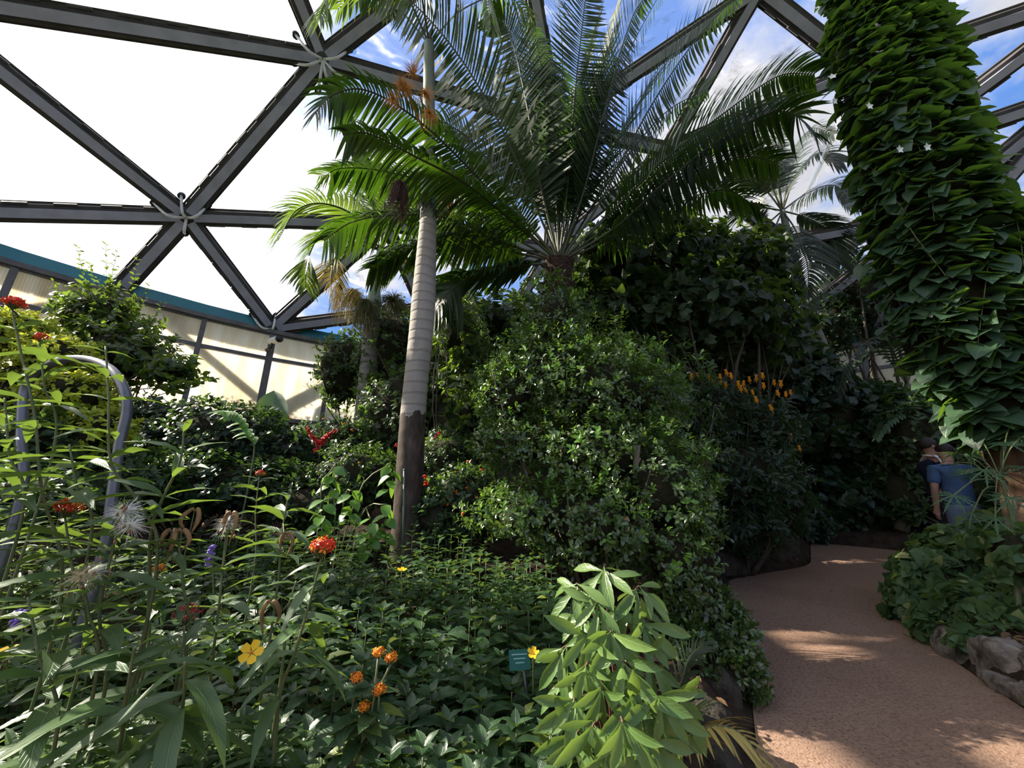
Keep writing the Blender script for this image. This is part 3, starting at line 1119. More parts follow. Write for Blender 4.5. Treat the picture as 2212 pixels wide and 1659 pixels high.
def build_cycad():
    c = P(1208, 560, 4.4)
    base = np.array([c[0] - 0.06, c[1] + 0.05, ground_z(c[0], c[1]) - 0.05])
    root = empty('cycad', base, 'tall cycad with a huge fan of dark feather leaves above a shaggy trunk', 'cycad')
    m = simple('shaggy_bark', (0.10, 0.065, 0.045), 0.9, 0.15, col2=(0.035, 0.022, 0.016), nscale=16, bstr=1.0, bdist=0.04, stretch=(1, 1, 2.5))
    # trunk with persistent leaf bases, each a stub
    pts = [base, P(1182, 1000, 4.4), P(1186, 800, 4.4), c + np.array([0, 0, -0.05])]
    tr = ringed_trunk(root, pts, [0.20, 0.18, 0.17, 0.19], m, 0.1)
    C = spline(pts, 60)
    a = Acc()
    k = 0
    for i in range(2, 59):
        for j in range(7):
            ph = k * 2.39996
            k += 1
            d = np.array([math.cos(ph), math.sin(ph), 0.55])
            p = C[i] + np.array([math.cos(ph), math.sin(ph), 0]) * 0.165
            a.tube([p, p + d * 0.07], [0.030, 0.012], 4)
    a.obj('leaf_bases', m, tr, smooth=False, kind='stuff')
    ax = c.copy()
    # (mid points..., tip), pixel x, pixel y, distance
    fr = [
        ([(1150, 430, 4.05), (1075, 260, 3.6), (960, 80, 3.25), (830, -40, 3.15), (745, -20, 3.1)], 0.66, 0.40),
        ([(1168, 400, 4.1), (1135, 210, 3.75), (1100, 70, 3.6), (1060, 30, 3.5)], 0.60, 0.35),
        ([(1228, 380, 4.05), (1242, 200, 3.7), (1262, 20, 3.5), (1275, -90, 3.4)], 0.56, 0.15),
        ([(1265, 400, 4.1), (1318, 190, 3.8), (1365, 40, 3.65), (1400, -15, 3.6)], 0.56, 0.2),
        ([(1300, 430, 4.1), (1400, 240, 3.8), (1500, 90, 3.6), (1600, -20, 3.5)], 0.60, 0.22),
        ([(1320, 460, 4.1), (1430, 350, 3.8), (1570, 240, 3.6), (1680, 165, 3.5), (1760, 160, 3.5)], 0.60, 0.55),
        ([(1330, 490, 4.1), (1440, 390, 3.85), (1570, 290, 3.7), (1690, 240, 3.6), (1765, 290, 3.6)], 0.62, 0.65),
        ([(1110, 470, 4.0), (1000, 350, 3.4), (890, 250, 3.0), (790, 195, 2.85), (720, 205, 2.8), (680, 245, 2.8)], 0.44, 0.95),
        ([(1120, 490, 3.9), (1010, 400, 3.2), (900, 340, 2.8), (800, 290, 2.6), (745, 290, 2.55)], 0.38, 1.15),
        ([(1090, 500, 4.3), (960, 410, 4.2), (830, 370, 4.1), (730, 365, 4.0), (690, 400, 4.0)], 0.50, 0.95),
        ([(1080, 520, 4.2), (960, 470, 4.0), (850, 465, 3.85), (760, 480, 3.8), (700, 520, 3.8)], 0.46, 1.2),
        ([(1090, 540, 4.5), (990, 520, 4.5), (880, 535, 4.4), (800, 580, 4.4)], 0.60, 0.8),
        ([(1110, 575, 4.2), (1030, 590, 4.0), (960, 640, 3.9), (920, 700, 3.9)], 0.50, 0.6),
        ([(1140, 360, 4.6), (1060, 180, 4.6), (980, 60, 4.7)], 0.75, 0.3),
        ([(1190, 330, 4.8), (1170, 160, 4.9), (1150, 60, 5.0)], 0.75, 0.25),
        ([(1250, 340, 4.7), (1300, 150, 4.8), (1330, 20, 4.8)], 0.75, 0.25),
        ([(1290, 380, 4.7), (1390, 210, 4.8), (1470, 110, 4.8)], 0.75, 0.3),
        ([(1210, 300, 4.4), (1215, 120, 4.3), (1200, -60, 4.2)], 0.66, 0.25),
        ([(1180, 350, 4.4), (1130, 150, 4.3), (1060, -40, 4.2)], 0.66, 0.3),
        ([(1280, 330, 4.4), (1350, 130, 4.3), (1440, -40, 4.2)], 0.66, 0.3),
        ([(1340, 440, 4.7), (1480, 330, 4.9), (1600, 290, 5.0)], 0.72, 0.5),
        ([(1330, 510, 4.5), (1440, 450, 4.5), (1560, 410, 4.5), (1640, 450, 4.5)], 0.6, 0.6),
        ([(1100, 430, 4.7), (980, 280, 4.9), (870, 190, 5.0)], 0.75, 0.4),
        ([(1120, 460, 4.0), (1040, 330, 3.8), (970, 270, 3.7), (930, 265, 3.7)], 0.46, 0.5),
        ([(1225, 360, 4.6), (1255, 180, 4.6), (1290, 40, 4.6)], 0.62, 0.25),
        ([(1160, 380, 4.7), (1100, 220, 4.8), (1030, 130, 4.9)], 0.66, 0.35),
        ([(1310, 400, 4.5), (1430, 250, 4.5), (1530, 190, 4.5)], 0.62, 0.35),
        ([(1340, 470, 4.3), (1460, 390, 4.2), (1590, 340, 4.1), (1680, 350, 4.1)], 0.58, 0.6),
        ([(1250, 380, 4.2), (1290, 230, 4.0), (1330, 120, 3.9)], 0.50, 0.25),
        ([(1200, 400, 4.2), (1190, 260, 4.0), (1175, 150, 3.9)], 0.50, 0.25),
    ]
    for i, (mid, ll, dr) in enumerate(fr):
        frond(root, [c + np.array([0, 0, -0.05])] + PP(mid), 88 if i < 13 else 66, ll, 0.0145 if i in (7, 8, 10, 23) else 0.0220, M_CYC, 84, 55, 0.06, dr * 0.75, 0.20, 0.018, 0.18, axis=ax, seed=i)


build_cycad()


def build_front_palm():
    b = P(880, 1170, 3.35)
    gz = ground_z(b[0], b[1])
    base = np.array([b[0] - 0.05, b[1], gz - 0.05])
    root = empty('feather_palm', base, 'slender palm with pale ringed trunk, dark brown below, in the middle of the bed', 'palm')
    zs = P(890, 905, 3.35)[2] - base[2]
    m = trunk_mat('pale_ringed_trunk', (0.35, 0.315, 0.28), (0.19, 0.165, 0.14), (0.075, 0.055, 0.042), zs, 10.0)
    top = P(927, 95, 3.35)
    ringed_trunk(root, [base, P(876, 1180, 3.35), P(892, 900, 3.35), P(912, 690, 3.35), P(925, 480, 3.35)], [0.128, 0.116, 0.110, 0.116, 0.086], m, 0.10)
    msh = simple('crownshaft', (0.22, 0.25, 0.22), 0.5, col2=(0.30, 0.31, 0.27), nscale=5)
    Acc().tube(spline([P(925, 485, 3.35), P(926, 330, 3.35), top], 12), np.linspace(0.086, 0.062, 12), 14).obj('crownshaft', msh, root)
    mf = simple('dark_fibre', (0.030, 0.020, 0.016), 0.9, 0.2)
    strands(root, 'fibre_skirt', P(924, 415, 3.3), 260, 0.35, 0.33, mf, 0.010, 1.0, 0.1, 3, squash=0.4)
    mb = simple('brown_stalks', (0.105, 0.058, 0.042), 0.9, 0.2, col2=(0.06, 0.032, 0.025), nscale=20)
    strands(root, 'old_flower_bunch', P(864, 392, 2.75), 520, 0.37, 0.32, mb, 0.005, 1.0, 0.0, 4, squash=0.35)
    mb2 = simple('dull_orange_stalks', (0.30, 0.13, 0.045), 0.8, 0.2)
    strands(root, 'drying_flower_bunch', P(968, 425, 3.45), 150, 0.34, 0.45, mb2, 0.004, 0.6, 0.0, 5)
    mo = simple('orange_flower_stalks', (0.62, 0.30, 0.07), 0.7, 0.2, col2=(0.50, 0.22, 0.05), nscale=9)
    for i, (q, u) in enumerate((((880, 195, 2.72), 0.5), ((850, 215, 2.72), 0.1), ((920, 205, 2.72), 0.3), ((928, 245, 2.72), -0.2), ((893, 160, 2.75), 0.8), ((868, 185, 2.7), 0.2))):
        strands(root, 'flower_spray', P(*q), 150, 0.17, 0.75, mo, 0.0030, 0.25, u, 10 + i)
    Acc().tube(spline([P(925, 300, 3.3), P(905, 260, 2.95), P(880, 195, 2.72)], 8), 0.012, 6).obj('flower_stalk', mo, root)
    # crown, mostly above the picture, with leaf tips hanging into view
    for i, (mid, ll) in enumerate((
            ([(860, -40, 3.0), (780, -70, 2.7), (715, -20, 2.55), (690, 40, 2.5)], 0.42), ([(900, -60, 2.8), (860, -110, 2.4), (830, -60, 2.15)], 0.40),
            ([(960, -50, 3.0), (1010, -100, 2.8), (1050, -20, 2.7), (1060, 60, 2.65)], 0.34), ([(860, 20, 3.7), (790, -20, 4.0), (730, 20, 4.2)], 0.45),
            ([(1000, 20, 3.7), (1090, -10, 4.0), (1150, 40, 4.2)], 0.45))):
        frond(root, [top] + PP(mid), 46, ll, 0.013, M_PALM, 70, 35, 0.1, 0.9, 0.2, 0.014, 0.2, seed=40 + i)
    m_stk = simple('green_stake', (0.10, 0.15, 0.13), 0.5)
    st = empty('plant_stake', P(871, 1180, 3.1), 'thin grey-green upright stake in front of the pale palm trunk', 'stake')
    Acc().tube([P(871, 1190, 3.12), P(873, 1015, 3.12)], 0.008, 6).obj('rod', m_stk, st)
    Acc().ball(P(873, 1015, 3.12), 0.011, 6, 4).obj('cap', m_stk, st)


build_front_palm()


def build_second_palm():
    b = P(786, 925, 6.0)
    base = np.array([b[0] - 0.02, b[1], ground_z(b[0], b[1]) - 0.05])
    root = empty('feather_palm', base, 'smaller palm with grey-green crownshaft and yellow flower bunches before the wall', 'palm')
    m = trunk_mat('grey_ringed_trunk', (0.26, 0.235, 0.21), (0.13, 0.115, 0.10), (0.09, 0.075, 0.06), 1.2, 9.0)
    ringed_trunk(root, [base, b, P(797, 790, 6.0), P(806, 660, 6.0)], [0.20, 0.175, 0.145, 0.125], m, 0.10)
    msh = simple('bluish_crownshaft', (0.22, 0.29, 0.25), 0.4, col2=(0.28, 0.35, 0.29), nscale=4)
    top = P(822, 540, 6.0)
    Acc().tube(spline([P(806, 662, 6.0), P(808, 645, 6.0), P(814, 600, 6.0), top], 14), np.interp(np.linspace(0, 1, 14), [0, .15, .5, 1], [0.135, 0.15, 0.09, 0.065]), 14).obj('crownshaft', msh, root)
    my = simple('yellow_flower_stalks', (0.55, 0.38, 0.10), 0.7, 0.2, col2=(0.42, 0.36, 0.12), nscale=6)
    mg = simple('dull_fruit_stalks', (0.13, 0.13, 0.06), 0.8, 0.2)
    mbr = simple('brown_fruit_stalks', (0.14, 0.08, 0.045), 0.8, 0.2)
    strands(root, 'flower_bunch', P(765, 632, 5.6), 520, 0.66, 0.50, my, 0.006, 0.75, 0.1, 21)
    strands(root, 'flower_bunch', P(790, 650, 5.6), 420, 0.62, 0.42, mg, 0.006, 0.8, 0.0, 22)
    strands(root, 'fruit_bunch', P(850, 648, 5.7), 420, 0.46, 0.75, mg, 0.006, 0.4, 0.0, 23)
    strands(root, 'withered_bunch', P(735, 610, 5.9), 90, 0.75, 0.22, mbr, 0.010, 1.0, 0.0, 24)
    strands(root, 'withered_bunch', P(785, 670, 5.9), 200, 0.40, 0.3, mbr, 0.006, 0.7, 0.0, 25)
    fl = [([(770, 470, 5.5), (700, 440, 5.0), (640, 455, 4.8), (600, 520, 4.7)], 0.62, 0.45, M_PALM), ([(760, 510, 5.6), (700, 500, 5.2), (665, 560, 5.1), (660, 620, 5.0)], 0.5, 0.5, M_PALM),
          ([(775, 530, 5.8), (730, 545, 5.7), (715, 600, 5.6), (720, 660, 5.6)], 0.5, 0.4, M_DRYP), ([(850, 470, 6.2), (920, 440, 6.4), (1000, 500, 6.5)], 0.7, 0.6, M_PALM),
          ([(870, 520, 5.9), (940, 530, 5.7), (990, 600, 5.6), (1010, 680, 5.6)], 0.65, 0.5, M_PALM), ([(830, 440, 6.1), (830, 370, 6.2), (800, 330, 6.2)], 0.7, 0.5, M_PALM),
          ([(790, 450, 6.3), (740, 380, 6.6), (690, 380, 6.8)], 0.7, 0.5, M_PALM), ([(860, 560, 6.0), (910, 600, 5.9), (940, 680, 5.8)], 0.5, 0.4, M_DRYP)]
    for i, (mid, ll, dr, mt) in enumerate(fl):
        frond(root, [top] + PP(mid), 50, ll, 0.0165 if mt is M_PALM else 0.011, mt, 70, 35, 0.25, dr, 0.2, 0.022, 0.2, seed=60 + i)


build_second_palm()


def build_back_palms():
    # leaning palm right of the cycad
    b = P(1800, 850, 9.0)
    base = np.array([b[0], b[1], ground_z(b[0], b[1]) - 0.05])
    root = empty('feather_palm', base, 'leaning grey palm with drooping feather crown between cycad and vine column', 'palm')
    m = trunk_mat('mossy_trunk', (0.24, 0.23, 0.19), (0.12, 0.12, 0.09), (0.10, 0.12, 0.06), 1.4, 7.0)
    top = P(1690, 455, 8.4)
    ringed_trunk(root, [base, P(1790, 790, 8.9), P(1752, 690, 8.8), P(1722, 590, 8.6), P(1705, 520, 8.5)], [0.15, 0.13, 0.12, 0.12, 0.11], m, 0.12)
    msh = simple('grey_crownshaft', (0.17, 0.18, 0.155), 0.5)
    Acc().tube(spline([P(1706, 524, 8.5), P(1698, 490, 8.45), top], 8), np.linspace(0.12, 0.06, 8), 12).obj('crownshaft', msh, root)
    fl = [[(1640, 400, 7.4), (1570, 390, 7.2), (1520, 440, 7.1)], [(1650, 370, 7.3), (1600, 300, 7.0), (1540, 290, 6.9)], [(1680, 350, 7.2), (1690, 260, 6.9), (1740, 230, 6.7)],
          [(1720, 380, 7.6), (1770, 330, 7.6), (1820, 350, 7.6)], [(1740, 420, 7.8), (1800, 400, 8.0), (1850, 440, 8.1)], [(1640, 450, 7.5), (1570, 470, 7.4), (1530, 540, 7.4)],
          [(1720, 500, 7.3), (1745, 580, 7.0), (1740, 690, 6.9)], [(1740, 470, 7.7), (1790, 500, 7.8), (1815, 570, 7.9)], [(1640, 500, 7.7), (1590, 550, 7.8), (1570, 620, 7.9)],
          [(1670, 380, 8.0), (1630, 320, 8.3), (1590, 340, 8.4)], [(1710, 360, 7.9), (1750, 280, 8.2), (1800, 290, 8.4)], [(1665, 520, 7.3), (1660, 600, 7.1), (1690, 660, 7.0)]]
    for i, mid in enumerate(fl):
        frond(root, [top] + PP([(a_, b_, c_ + 0.8) for a_, b_, c_ in mid]), 48, 0.68, 0.026, M_PALM3, 65, 35, 0.2, 0.55, 0.2, 0.024, 0.2, seed=80 + i)
    # brown-trunked palm behind
    b2 = P(1730, 760, 9.0)
    base = np.array([b2[0], b2[1], ground_z(b2[0], b2[1]) - 0.05])
    r2 = empty('feather_palm', base, 'thin reddish-brown palm trunk leaning behind the broad-leaved vine', 'palm')
    m2 = trunk_mat('reddish_trunk', (0.20, 0.12, 0.09), (0.10, 0.06, 0.05), (0.08, 0.05, 0.04), 1.0, 8.0)
    t2 = P(1655, 590, 8.8)
    ringed_trunk(r2, [base, b2, P(1700, 690, 8.9), t2], [0.13, 0.11, 0.10, 0.08], m2, 0.12)
    for i, mid in enumerate([[(1600, 520, 8.7), (1530, 540, 8.6)], [(1640, 500, 8.7), (1640, 430, 8.8)], [(1720, 530, 8.9), (1780, 560, 9.0)], [(1610, 570, 8.6), (1560, 640, 8.5)]]):
        frond(r2, [t2] + PP(mid), 36, 0.6, 0.024, M_PALM3, 65, 35, 0.2, 0.5, 0.2, 0.022, 0.2, seed=100 + i)
    # low palm with an arching leaf over the wall
    b3 = P(1960, 900, 8.6)
    base = np.array([b3[0], b3[1], ground_z(b3[0], b3[1])])
    r3 = empty('young_palm', base, 'young palm with one arching grey-green leaf before the rear wall', 'palm')
    s3 = P(1960, 830, 8.6)
    Acc().tube(spline([base, P(1965, 880, 8.6), s3], 8), 0.06, 8).obj('stem', M_RACH, r3)
    for i, mid in enumerate([[(1915, 735, 8.0), (1870, 740, 7.7), (1830, 790, 7.5), (1810, 850, 7.4)], [(1900, 760, 8.8), (1840, 790, 8.9)], [(1990, 740, 8.8), (2030, 770, 8.9)]]):
        frond(r3, [s3] + PP(mid), 40, 0.50, 0.022, M_PALM3, 65, 40, 0.2, 0.45, 0.15, 0.02, 0.2, seed=110 + i)
    # pleated fan leaves beside the men
    b4 = P(1990, 1010, 7.6)
    base = np.array([b4[0], b4[1], ground_z(b4[0], b4[1])])
    r4 = empty('fan_palm', base, 'small palm with a pale pleated leaf beside the vine column foot', 'palm')
    for i, mid in enumerate([[(1960, 910, 7.2), (1925, 905, 7.0), (1895, 945, 6.9)], [(1985, 890, 7.3), (1950, 880, 7.2), (1915, 890, 7.1)], [(2010, 880, 7.5), (2030, 860, 7.5)]]):
        frond(r4, [base] + PP(mid), 16, 0.32, 0.030, M_CUT, 60, 25, 0.15, 0.35, 0.55, 0.016, 0.1, seed=120 + i)
    # distant crowns against the sky behind the column
    b5 = P(1850, 690, 10.0)
    base = np.array([b5[0], b5[1], ground_z(b5[0], b5[1])])
    r5 = empty('feather_palm', base, 'distant palm crown with stiff spiky leaves against the sky by the column', 'palm')
    t5 = P(1840, 570, 10.0)
    ringed_trunk(r5, [base, b5, t5], [0.16, 0.14, 0.12], m, 0.2)
    for i, (dx, dy) in enumerate([(-70, -10), (-55, -45), (-15, -62), (30, -58), (60, -35), (75, 10), (-60, 35), (50, 50)]):
        frond(r5, [t5, P(1840 + dx * .6, 570 + dy * .8 - 8, 9.8), P(1840 + dx * 1.1, 570 + dy + 12, 9.7)], 30, 0.6, 0.028, M_PALM3, 65, 30, 0.2, 0.4, 0.2, 0.025, 0.2, seed=130 + i)
    # two leaves at the path edge: a green and a dry one
    b6 = P(1450, 1640, 1.75)
    base = np.array([b6[0], b6[1], ground_z(b6[0], b6[1])])
    r6 = empty('palm_seedling', base, 'palm seedling with dry yellow leaf at the bottom edge of the path', 'palm')
    frond(r6, [base] + PP([(1470, 1600, 1.6), (1540, 1570, 1.5), (1600, 1585, 1.45), (1650, 1650, 1.4)]), 24, 0.17, 0.0065, M_DRYP, 70, 40, 0.15, 0.55, 0.15, 0.008, 0.2, seed=140, singles=True)
    frond(r6, [base] + PP([(1440, 1560, 1.85), (1470, 1480, 1.85), (1490, 1420, 1.85), (1520, 1390, 1.85)]), 22, 0.16, 0.0060, M_PALM3, 70, 45, 0.15, 0.3, 0.25, 0.007, 0.2, seed=141, singles=True)
    frond(r6, [base] + PP([(1460, 1600, 1.7), (1500, 1540, 1.65), (1520, 1540, 1.6)]), 18, 0.13, 0.0060, M_CUT, 70, 45, 0.15, 0.3, 0.25, 0.007, 0.2, seed=142, singles=True)


build_back_palms()


# ------------------------------------------------------------------ bushes
def blob(px, py, Y, wx, wy, ry=None):
    c = P(px, py, Y)
    s = scale_at(px, py, Y)
    return np.array([*c, wx * s, (ry if ry else 0.5 * (wx + wy) * s), wy * s])


def lump(d, seed):
    """low-frequency bumpiness on a direction"""
    r = np.random.default_rng(seed)
    k = r.normal(0, 3.2, (6, 3))
    ph = r.uniform(0, 6.28, 6)
    return 1 + 0.09 * np.sum(np.sin(d @ k.T + ph), -1) / 2.0


def bush(name, label, cat, blobs, n, kind, L, mat, k=7, spread=62, twig=0.6, up=0.45, singles=300, seed=0, group=None, trunk=0.03, core=0.72, depth=0.28, jitter=0.35, flat=0.25, fresh=None, wide=1.0, hang=0.0):
    r = np.random.default_rng(500 + seed)
    B = np.array(blobs)
    cx, cy = np.average(B[:, 0], weights=B[:, 3]), np.average(B[:, 1], weights=B[:, 3])
    gz = ground_z(cx, cy) if abs(cx) < 13 and cy < 13 else -0.3
    root = empty(name, (cx, cy, gz - 0.03), label, cat, group)
    LV = Leaves(root, kind, mat, singles, wide=wide)
    LF = Leaves(root, kind, fresh[0], max(40, singles // 3), wide=wide, mass='young_foliage') if fresh else None
    # shoots on the lumpy surface of the blobs
    area = B[:, 3] * B[:, 5] + B[:, 3] * B[:, 4]
    cnt = np.maximum(1, (n * area / area.sum()).astype(int))
    PS, AS = [], []
    for i, b in enumerate(B):
        d = unit(r.normal(0, 1, (cnt[i] * 2, 3)))
        rad = b[3:6] * (lump(d, seed * 17 + i) * (1 - depth * r.random(len(d)) ** 1.6))[:, None]
        p = b[:3] + d * rad
        ok = np.ones(len(p), bool)
        for j, o in enumerate(B):
            if j != i:
                ok &= np.sum(((p - o[:3]) / o[3:6]) ** 2, 1) > 0.62
        dd = np.clip(path_dist(p[:, 0], p[:, 1]), 0, 8)
        ok &= p[:, 2] > 0.20 * np.clip(dd / 0.25, 0, 1) + 0.085 * dd + path_z(p[:, 1]) + 0.03
        p, d = p[ok][:cnt[i]], d[ok][:cnt[i]]
        PS.append(p)
        AS.append(unit(d / b[3:6] * b[3:6].mean() + np.array([0, 0, up - hang]) + r.normal(0, jitter, d.shape)))
    p, a = np.concatenate(PS), np.concatenate(AS)
    N = len(p)
    ref = unit(np.cross(a, r.normal(0, 1, a.shape)))
    ref2 = np.cross(a, ref)
    isf = (r.random(N) < fresh[1]) & (a[:, 2] > 0.1) if fresh else np.zeros(N, bool)
    for q in range(k):
        ang = q * 2.39996 + r.uniform(0, 6.28, N)
        rad = ref * np.cos(ang)[:, None] + ref2 * np.sin(ang)[:, None]
        sp = np.radians(spread * (1.15 - 0.5 * q / k) + r.normal(0, 10, N))
        d = a * np.cos(sp)[:, None] + rad * np.sin(sp)[:, None] + np.array([0, 0, -hang])
        nrm = a * np.sin(sp)[:, None] - rad * np.cos(sp)[:, None] + np.array([0, 0, flat]) + r.normal(0, 0.2, (N, 3))
        pos = p + a * (L * twig * (q / k - 0.5) * 2)[..., None] if np.ndim(L) else p + a * (L * twig * (q / k - 0.5) * 2)
        ln = L * r.uniform(0.65, 1.15, N) * (1.05 - 0.3 * q / k)
        LV.add(pos[~isf], d[~isf], nrm[~isf], ln[~isf])
        if isf.any():
            LF.add(pos[isf] + a[isf] * L * 0.8, d[isf], nrm[isf], ln[isf])
    # stems, then a solid core added to block light through the leaves
    ac = Acc()
    top = p[np.argsort(r.random(N))[:min(26, N)]]
    s0 = np.array([cx, cy, gz - 0.05])
    for t in top:
        m = (s0 + t) / 2 + r.normal(0, 0.06, 3) * np.linalg.norm(t - s0)
        m[2] = max(m[2], gz)
        w = trunk * r.uniform(0.35, 0.8)
        ac.tube(spline([s0 + r.normal(0, 0.5 * trunk, 3) * np.array([1, 1, 0]), m, t], 7), np.linspace(w, w * 0.2, 7), 5)
    ac.obj('branches', M_TWIG, root)
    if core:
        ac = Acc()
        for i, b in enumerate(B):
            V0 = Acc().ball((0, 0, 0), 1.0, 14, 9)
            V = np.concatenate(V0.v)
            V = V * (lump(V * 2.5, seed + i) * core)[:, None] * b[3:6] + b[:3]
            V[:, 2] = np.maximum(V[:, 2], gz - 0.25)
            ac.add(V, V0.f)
        ac.obj('shade_core', M_CORE, root, kind='stuff')
    return root


def shoots(root, tops, base, L, kind, mat, nn_=14, rad=0.006, singles=60, seed=0):
    """upright leafy shoots rising out of a bush"""
    r = np.random.default_rng(seed)
    LV = Leaves(root, kind, mat, singles, mass='shoot_foliage')
    ac = Acc()
    for t in tops:
        b = np.asarray(base) + r.normal(0, 0.12, 3)
        C = spline([b, (b + t) / 2 + r.normal(0, 0.03, 3), t], 24)
        ac.tube(C, np.linspace(rad, rad * 0.3, 24), 4)
        T = unit(np.gradient(C, axis=0))
        for i in range(nn_):
            u = 0.35 + 0.65 * i / nn_
            k = min(23, int(u * 23))
            for sd in (0, 1):
                ph = i * 1.2 + sd * math.pi + r.uniform(-.4, .4)
                rd = unit(np.array([math.cos(ph), math.sin(ph), 0]))
                d = unit(T[k] * 0.55 + rd * 0.8 + r.normal(0, 0.15, 3))
                LV.add(C[k], d, T[k] - 0.4 * rd + r.normal(0, 0.2, 3), L * r.uniform(0.6, 1.1) * (1.15 - 0.5 * u))
    ac.obj('shoots', M_TWIG, root)


def spots(root, n, mat, r0, seed, name='flower_head', pts=None, florets=7):
    """small rounded flower heads, one part each, sharing one shape"""
    ac = Acc()
    rr = np.random.default_rng(seed)
    for i in range(florets * 2):
        d = unit(rr.normal(0, 1, 3) + np.array([0, 0, 0.5]))
        ac.ball(d * 0.7, (0.36, 0.36, 0.30), 5, 4)
    me = ac.mesh(name, mat)
    off = world_loc(root)
    for p in pts:
        o = link_mesh(name, me, root, np.asarray(p) - off)
        s = r0 * rr.uniform(0.75, 1.15)
        o.scale = (s, s, s * 0.75)
        o.rotation_euler = (rr.uniform(-.6, .6), rr.uniform(-.6, .6), rr.uniform(0, 6))

# ---- back rows first
bush('tree', 'dark dense tree crowns filling the gap behind the cycad trunk', 'tree', [blob(1040, 720, 9.0, 130, 90), blob(1180, 780, 9.2, 150, 150), blob(1330, 760, 9.2, 150, 140)], 1000, 'broad', 0.22, M_BROAD, k=5, seed=1, singles=60, trunk=0.10)
bush('tree', 'dark evergreen tree crown left of the leaning palm', 'tree', [blob(1480, 790, 9.0, 160, 150), blob(1640, 830, 9.0, 120, 150)], 900, 'broad', 0.22, M_DARK, k=5, seed=2, singles=60, trunk=0.10)
bush('tree', 'dark fine-leaved tree behind the leaning grey palm trunk', 'tree', [blob(1840, 650, 9.9, 85, 85), blob(1770, 710, 9.8, 70, 70), blob(1900, 700, 9.9, 60, 70)], 900, 'small', 0.16, M_DARK, k=6, seed=3, singles=80, trunk=0.12)
bush('hedge', 'tall dark ivy-like hedge at the far end of the path', 'hedge', [blob(1760, 900, 8.7, 120, 130), blob(1880, 960, 8.5, 110, 140), blob(1820, 1090, 8.6, 170, 80)], 1800, 'heart', 0.17, M_DARK, k=5, seed=4, singles=260, trunk=0.06, up=0.2)
bush('shrub', 'green leafy shrub behind the two men', 'shrub', [blob(1975, 960, 7.2, 70, 110), blob(1950, 1070, 7.3, 40, 60), blob(2090, 930, 6.9, 80, 80), blob(2160, 1020, 6.6, 90, 110)], 900, 'ovate', 0.13, M_HEDGE, k=6, seed=5, singles=200, trunk=0.05)
bush('shrub', 'low dark shrub at the far left bend of the path', 'shrub', [blob(1800, 1130, 8.4, 90, 50), blob(1720, 1130, 8.0, 70, 50), blob(1900, 1155, 8.0, 80, 30)], 600, 'ovate', 0.15, M_DARK, k=6, seed=6, singles=160, trunk=0.04)
bush('vine', 'dark broad-leaved climbing vine mass right of the cycad', 'vine', [blob(1330, 560, 5.8, 110, 70), blob(1450, 560, 6.2, 140, 100), blob(1580, 590, 6.4, 110, 110), blob(1480, 690, 6.0, 190, 90), blob(1650, 700, 6.5, 80, 100), blob(1300, 660, 5.6, 90, 60)], 1500, 'broad', 0.19, M_BROAD, k=5, seed=7, singles=300, trunk=0.06, up=0.1, depth=0.55, flat=0.8, core=0.5)
bush('hedge', 'sunlit green hedge between the two palm trunks and the wall', 'hedge', [blob(745, 800, 6.8, 60, 90), blob(850, 770, 6.6, 90, 130), blob(880, 900, 5.8, 110, 130), blob(980, 780, 6.2, 80, 140), blob(1000, 920, 5.6, 90, 140)], 2300, 'ovate', 0.085, M_HEDGE, k=7, seed=8, singles=200, trunk=0.06)
bush('vine', 'hanging vine with pale leaf tips left of the central bush', 'vine', [blob(985, 740, 5.2, 45, 110), blob(1010, 880, 5.0, 45, 90)], 260, 'ovate', 0.13, M_TALL, k=5, seed=9, singles=150, trunk=0.03, hang=0.6, up=0.0, core=0.6)
bush('shrub', 'dark shrub with small round leaves below the translucent wall', 'shrub', [blob(300, 950, 4.3, 150, 90), blob(480, 960, 4.2, 140, 90), blob(430, 1050, 3.7, 220, 70), blob(610, 1010, 4.3, 90, 90)], 2600, 'roundish', 0.072, M_DARK, k=6, seed=10, singles=260, trunk=0.03)
t = bush('shrub', 'tall airy shrub with slender shoots against the white roof panels', 'shrub', [blob(215, 680, 4.8, 85, 60), blob(260, 770, 4.8, 110, 80), blob(160, 760, 4.9, 80, 60), blob(370, 800, 4.6, 60, 30)], 680, 'ovate', 0.12, M_TALL, k=6, seed=11, singles=260, trunk=0.03, core=0.6, depth=0.6)
shoots(t, PP([(165, 525, 4.8), (228, 515, 4.8), (255, 535, 4.7), (298, 552, 4.8), (325, 610, 4.7), (355, 650, 4.6), (110, 600, 4.9), (190, 560, 4.9)]), P(240, 800, 4.8), 0.10, 'small', M_TALL, 18, 0.007, 120, 3)
shoots(t, PP([(440, 835, 4.4), (480, 815, 4.3), (420, 800, 4.5), (400, 850, 4.4)]), P(300, 830, 4.6), 0.12, 'ovate', M_TALL, 14, 0.007, 60, 4)
bush('shrub', 'golden yellow-leaved shrub behind the steel hoop', 'shrub', [blob(30, 720, 2.9, 80, 55), blob(120, 770, 2.8, 80, 45), blob(170, 850, 2.7, 75, 45), blob(60, 840, 2.9, 90, 70), blob(215, 930, 2.7, 60, 50)], 1300, 'roundish', 0.045, M_YELL, k=6, seed=12, singles=300, trunk=0.02)
bush('shrub', 'dark green shrub below the golden shrub at the left edge', 'shrub', [blob(60, 960, 2.6, 120, 70), blob(230, 1040, 2.9, 130, 70), blob(60, 1090, 2.2, 120, 70)], 900, 'ovate', 0.07, M_HEDGE, k=6, seed=13, singles=160, trunk=0.02)

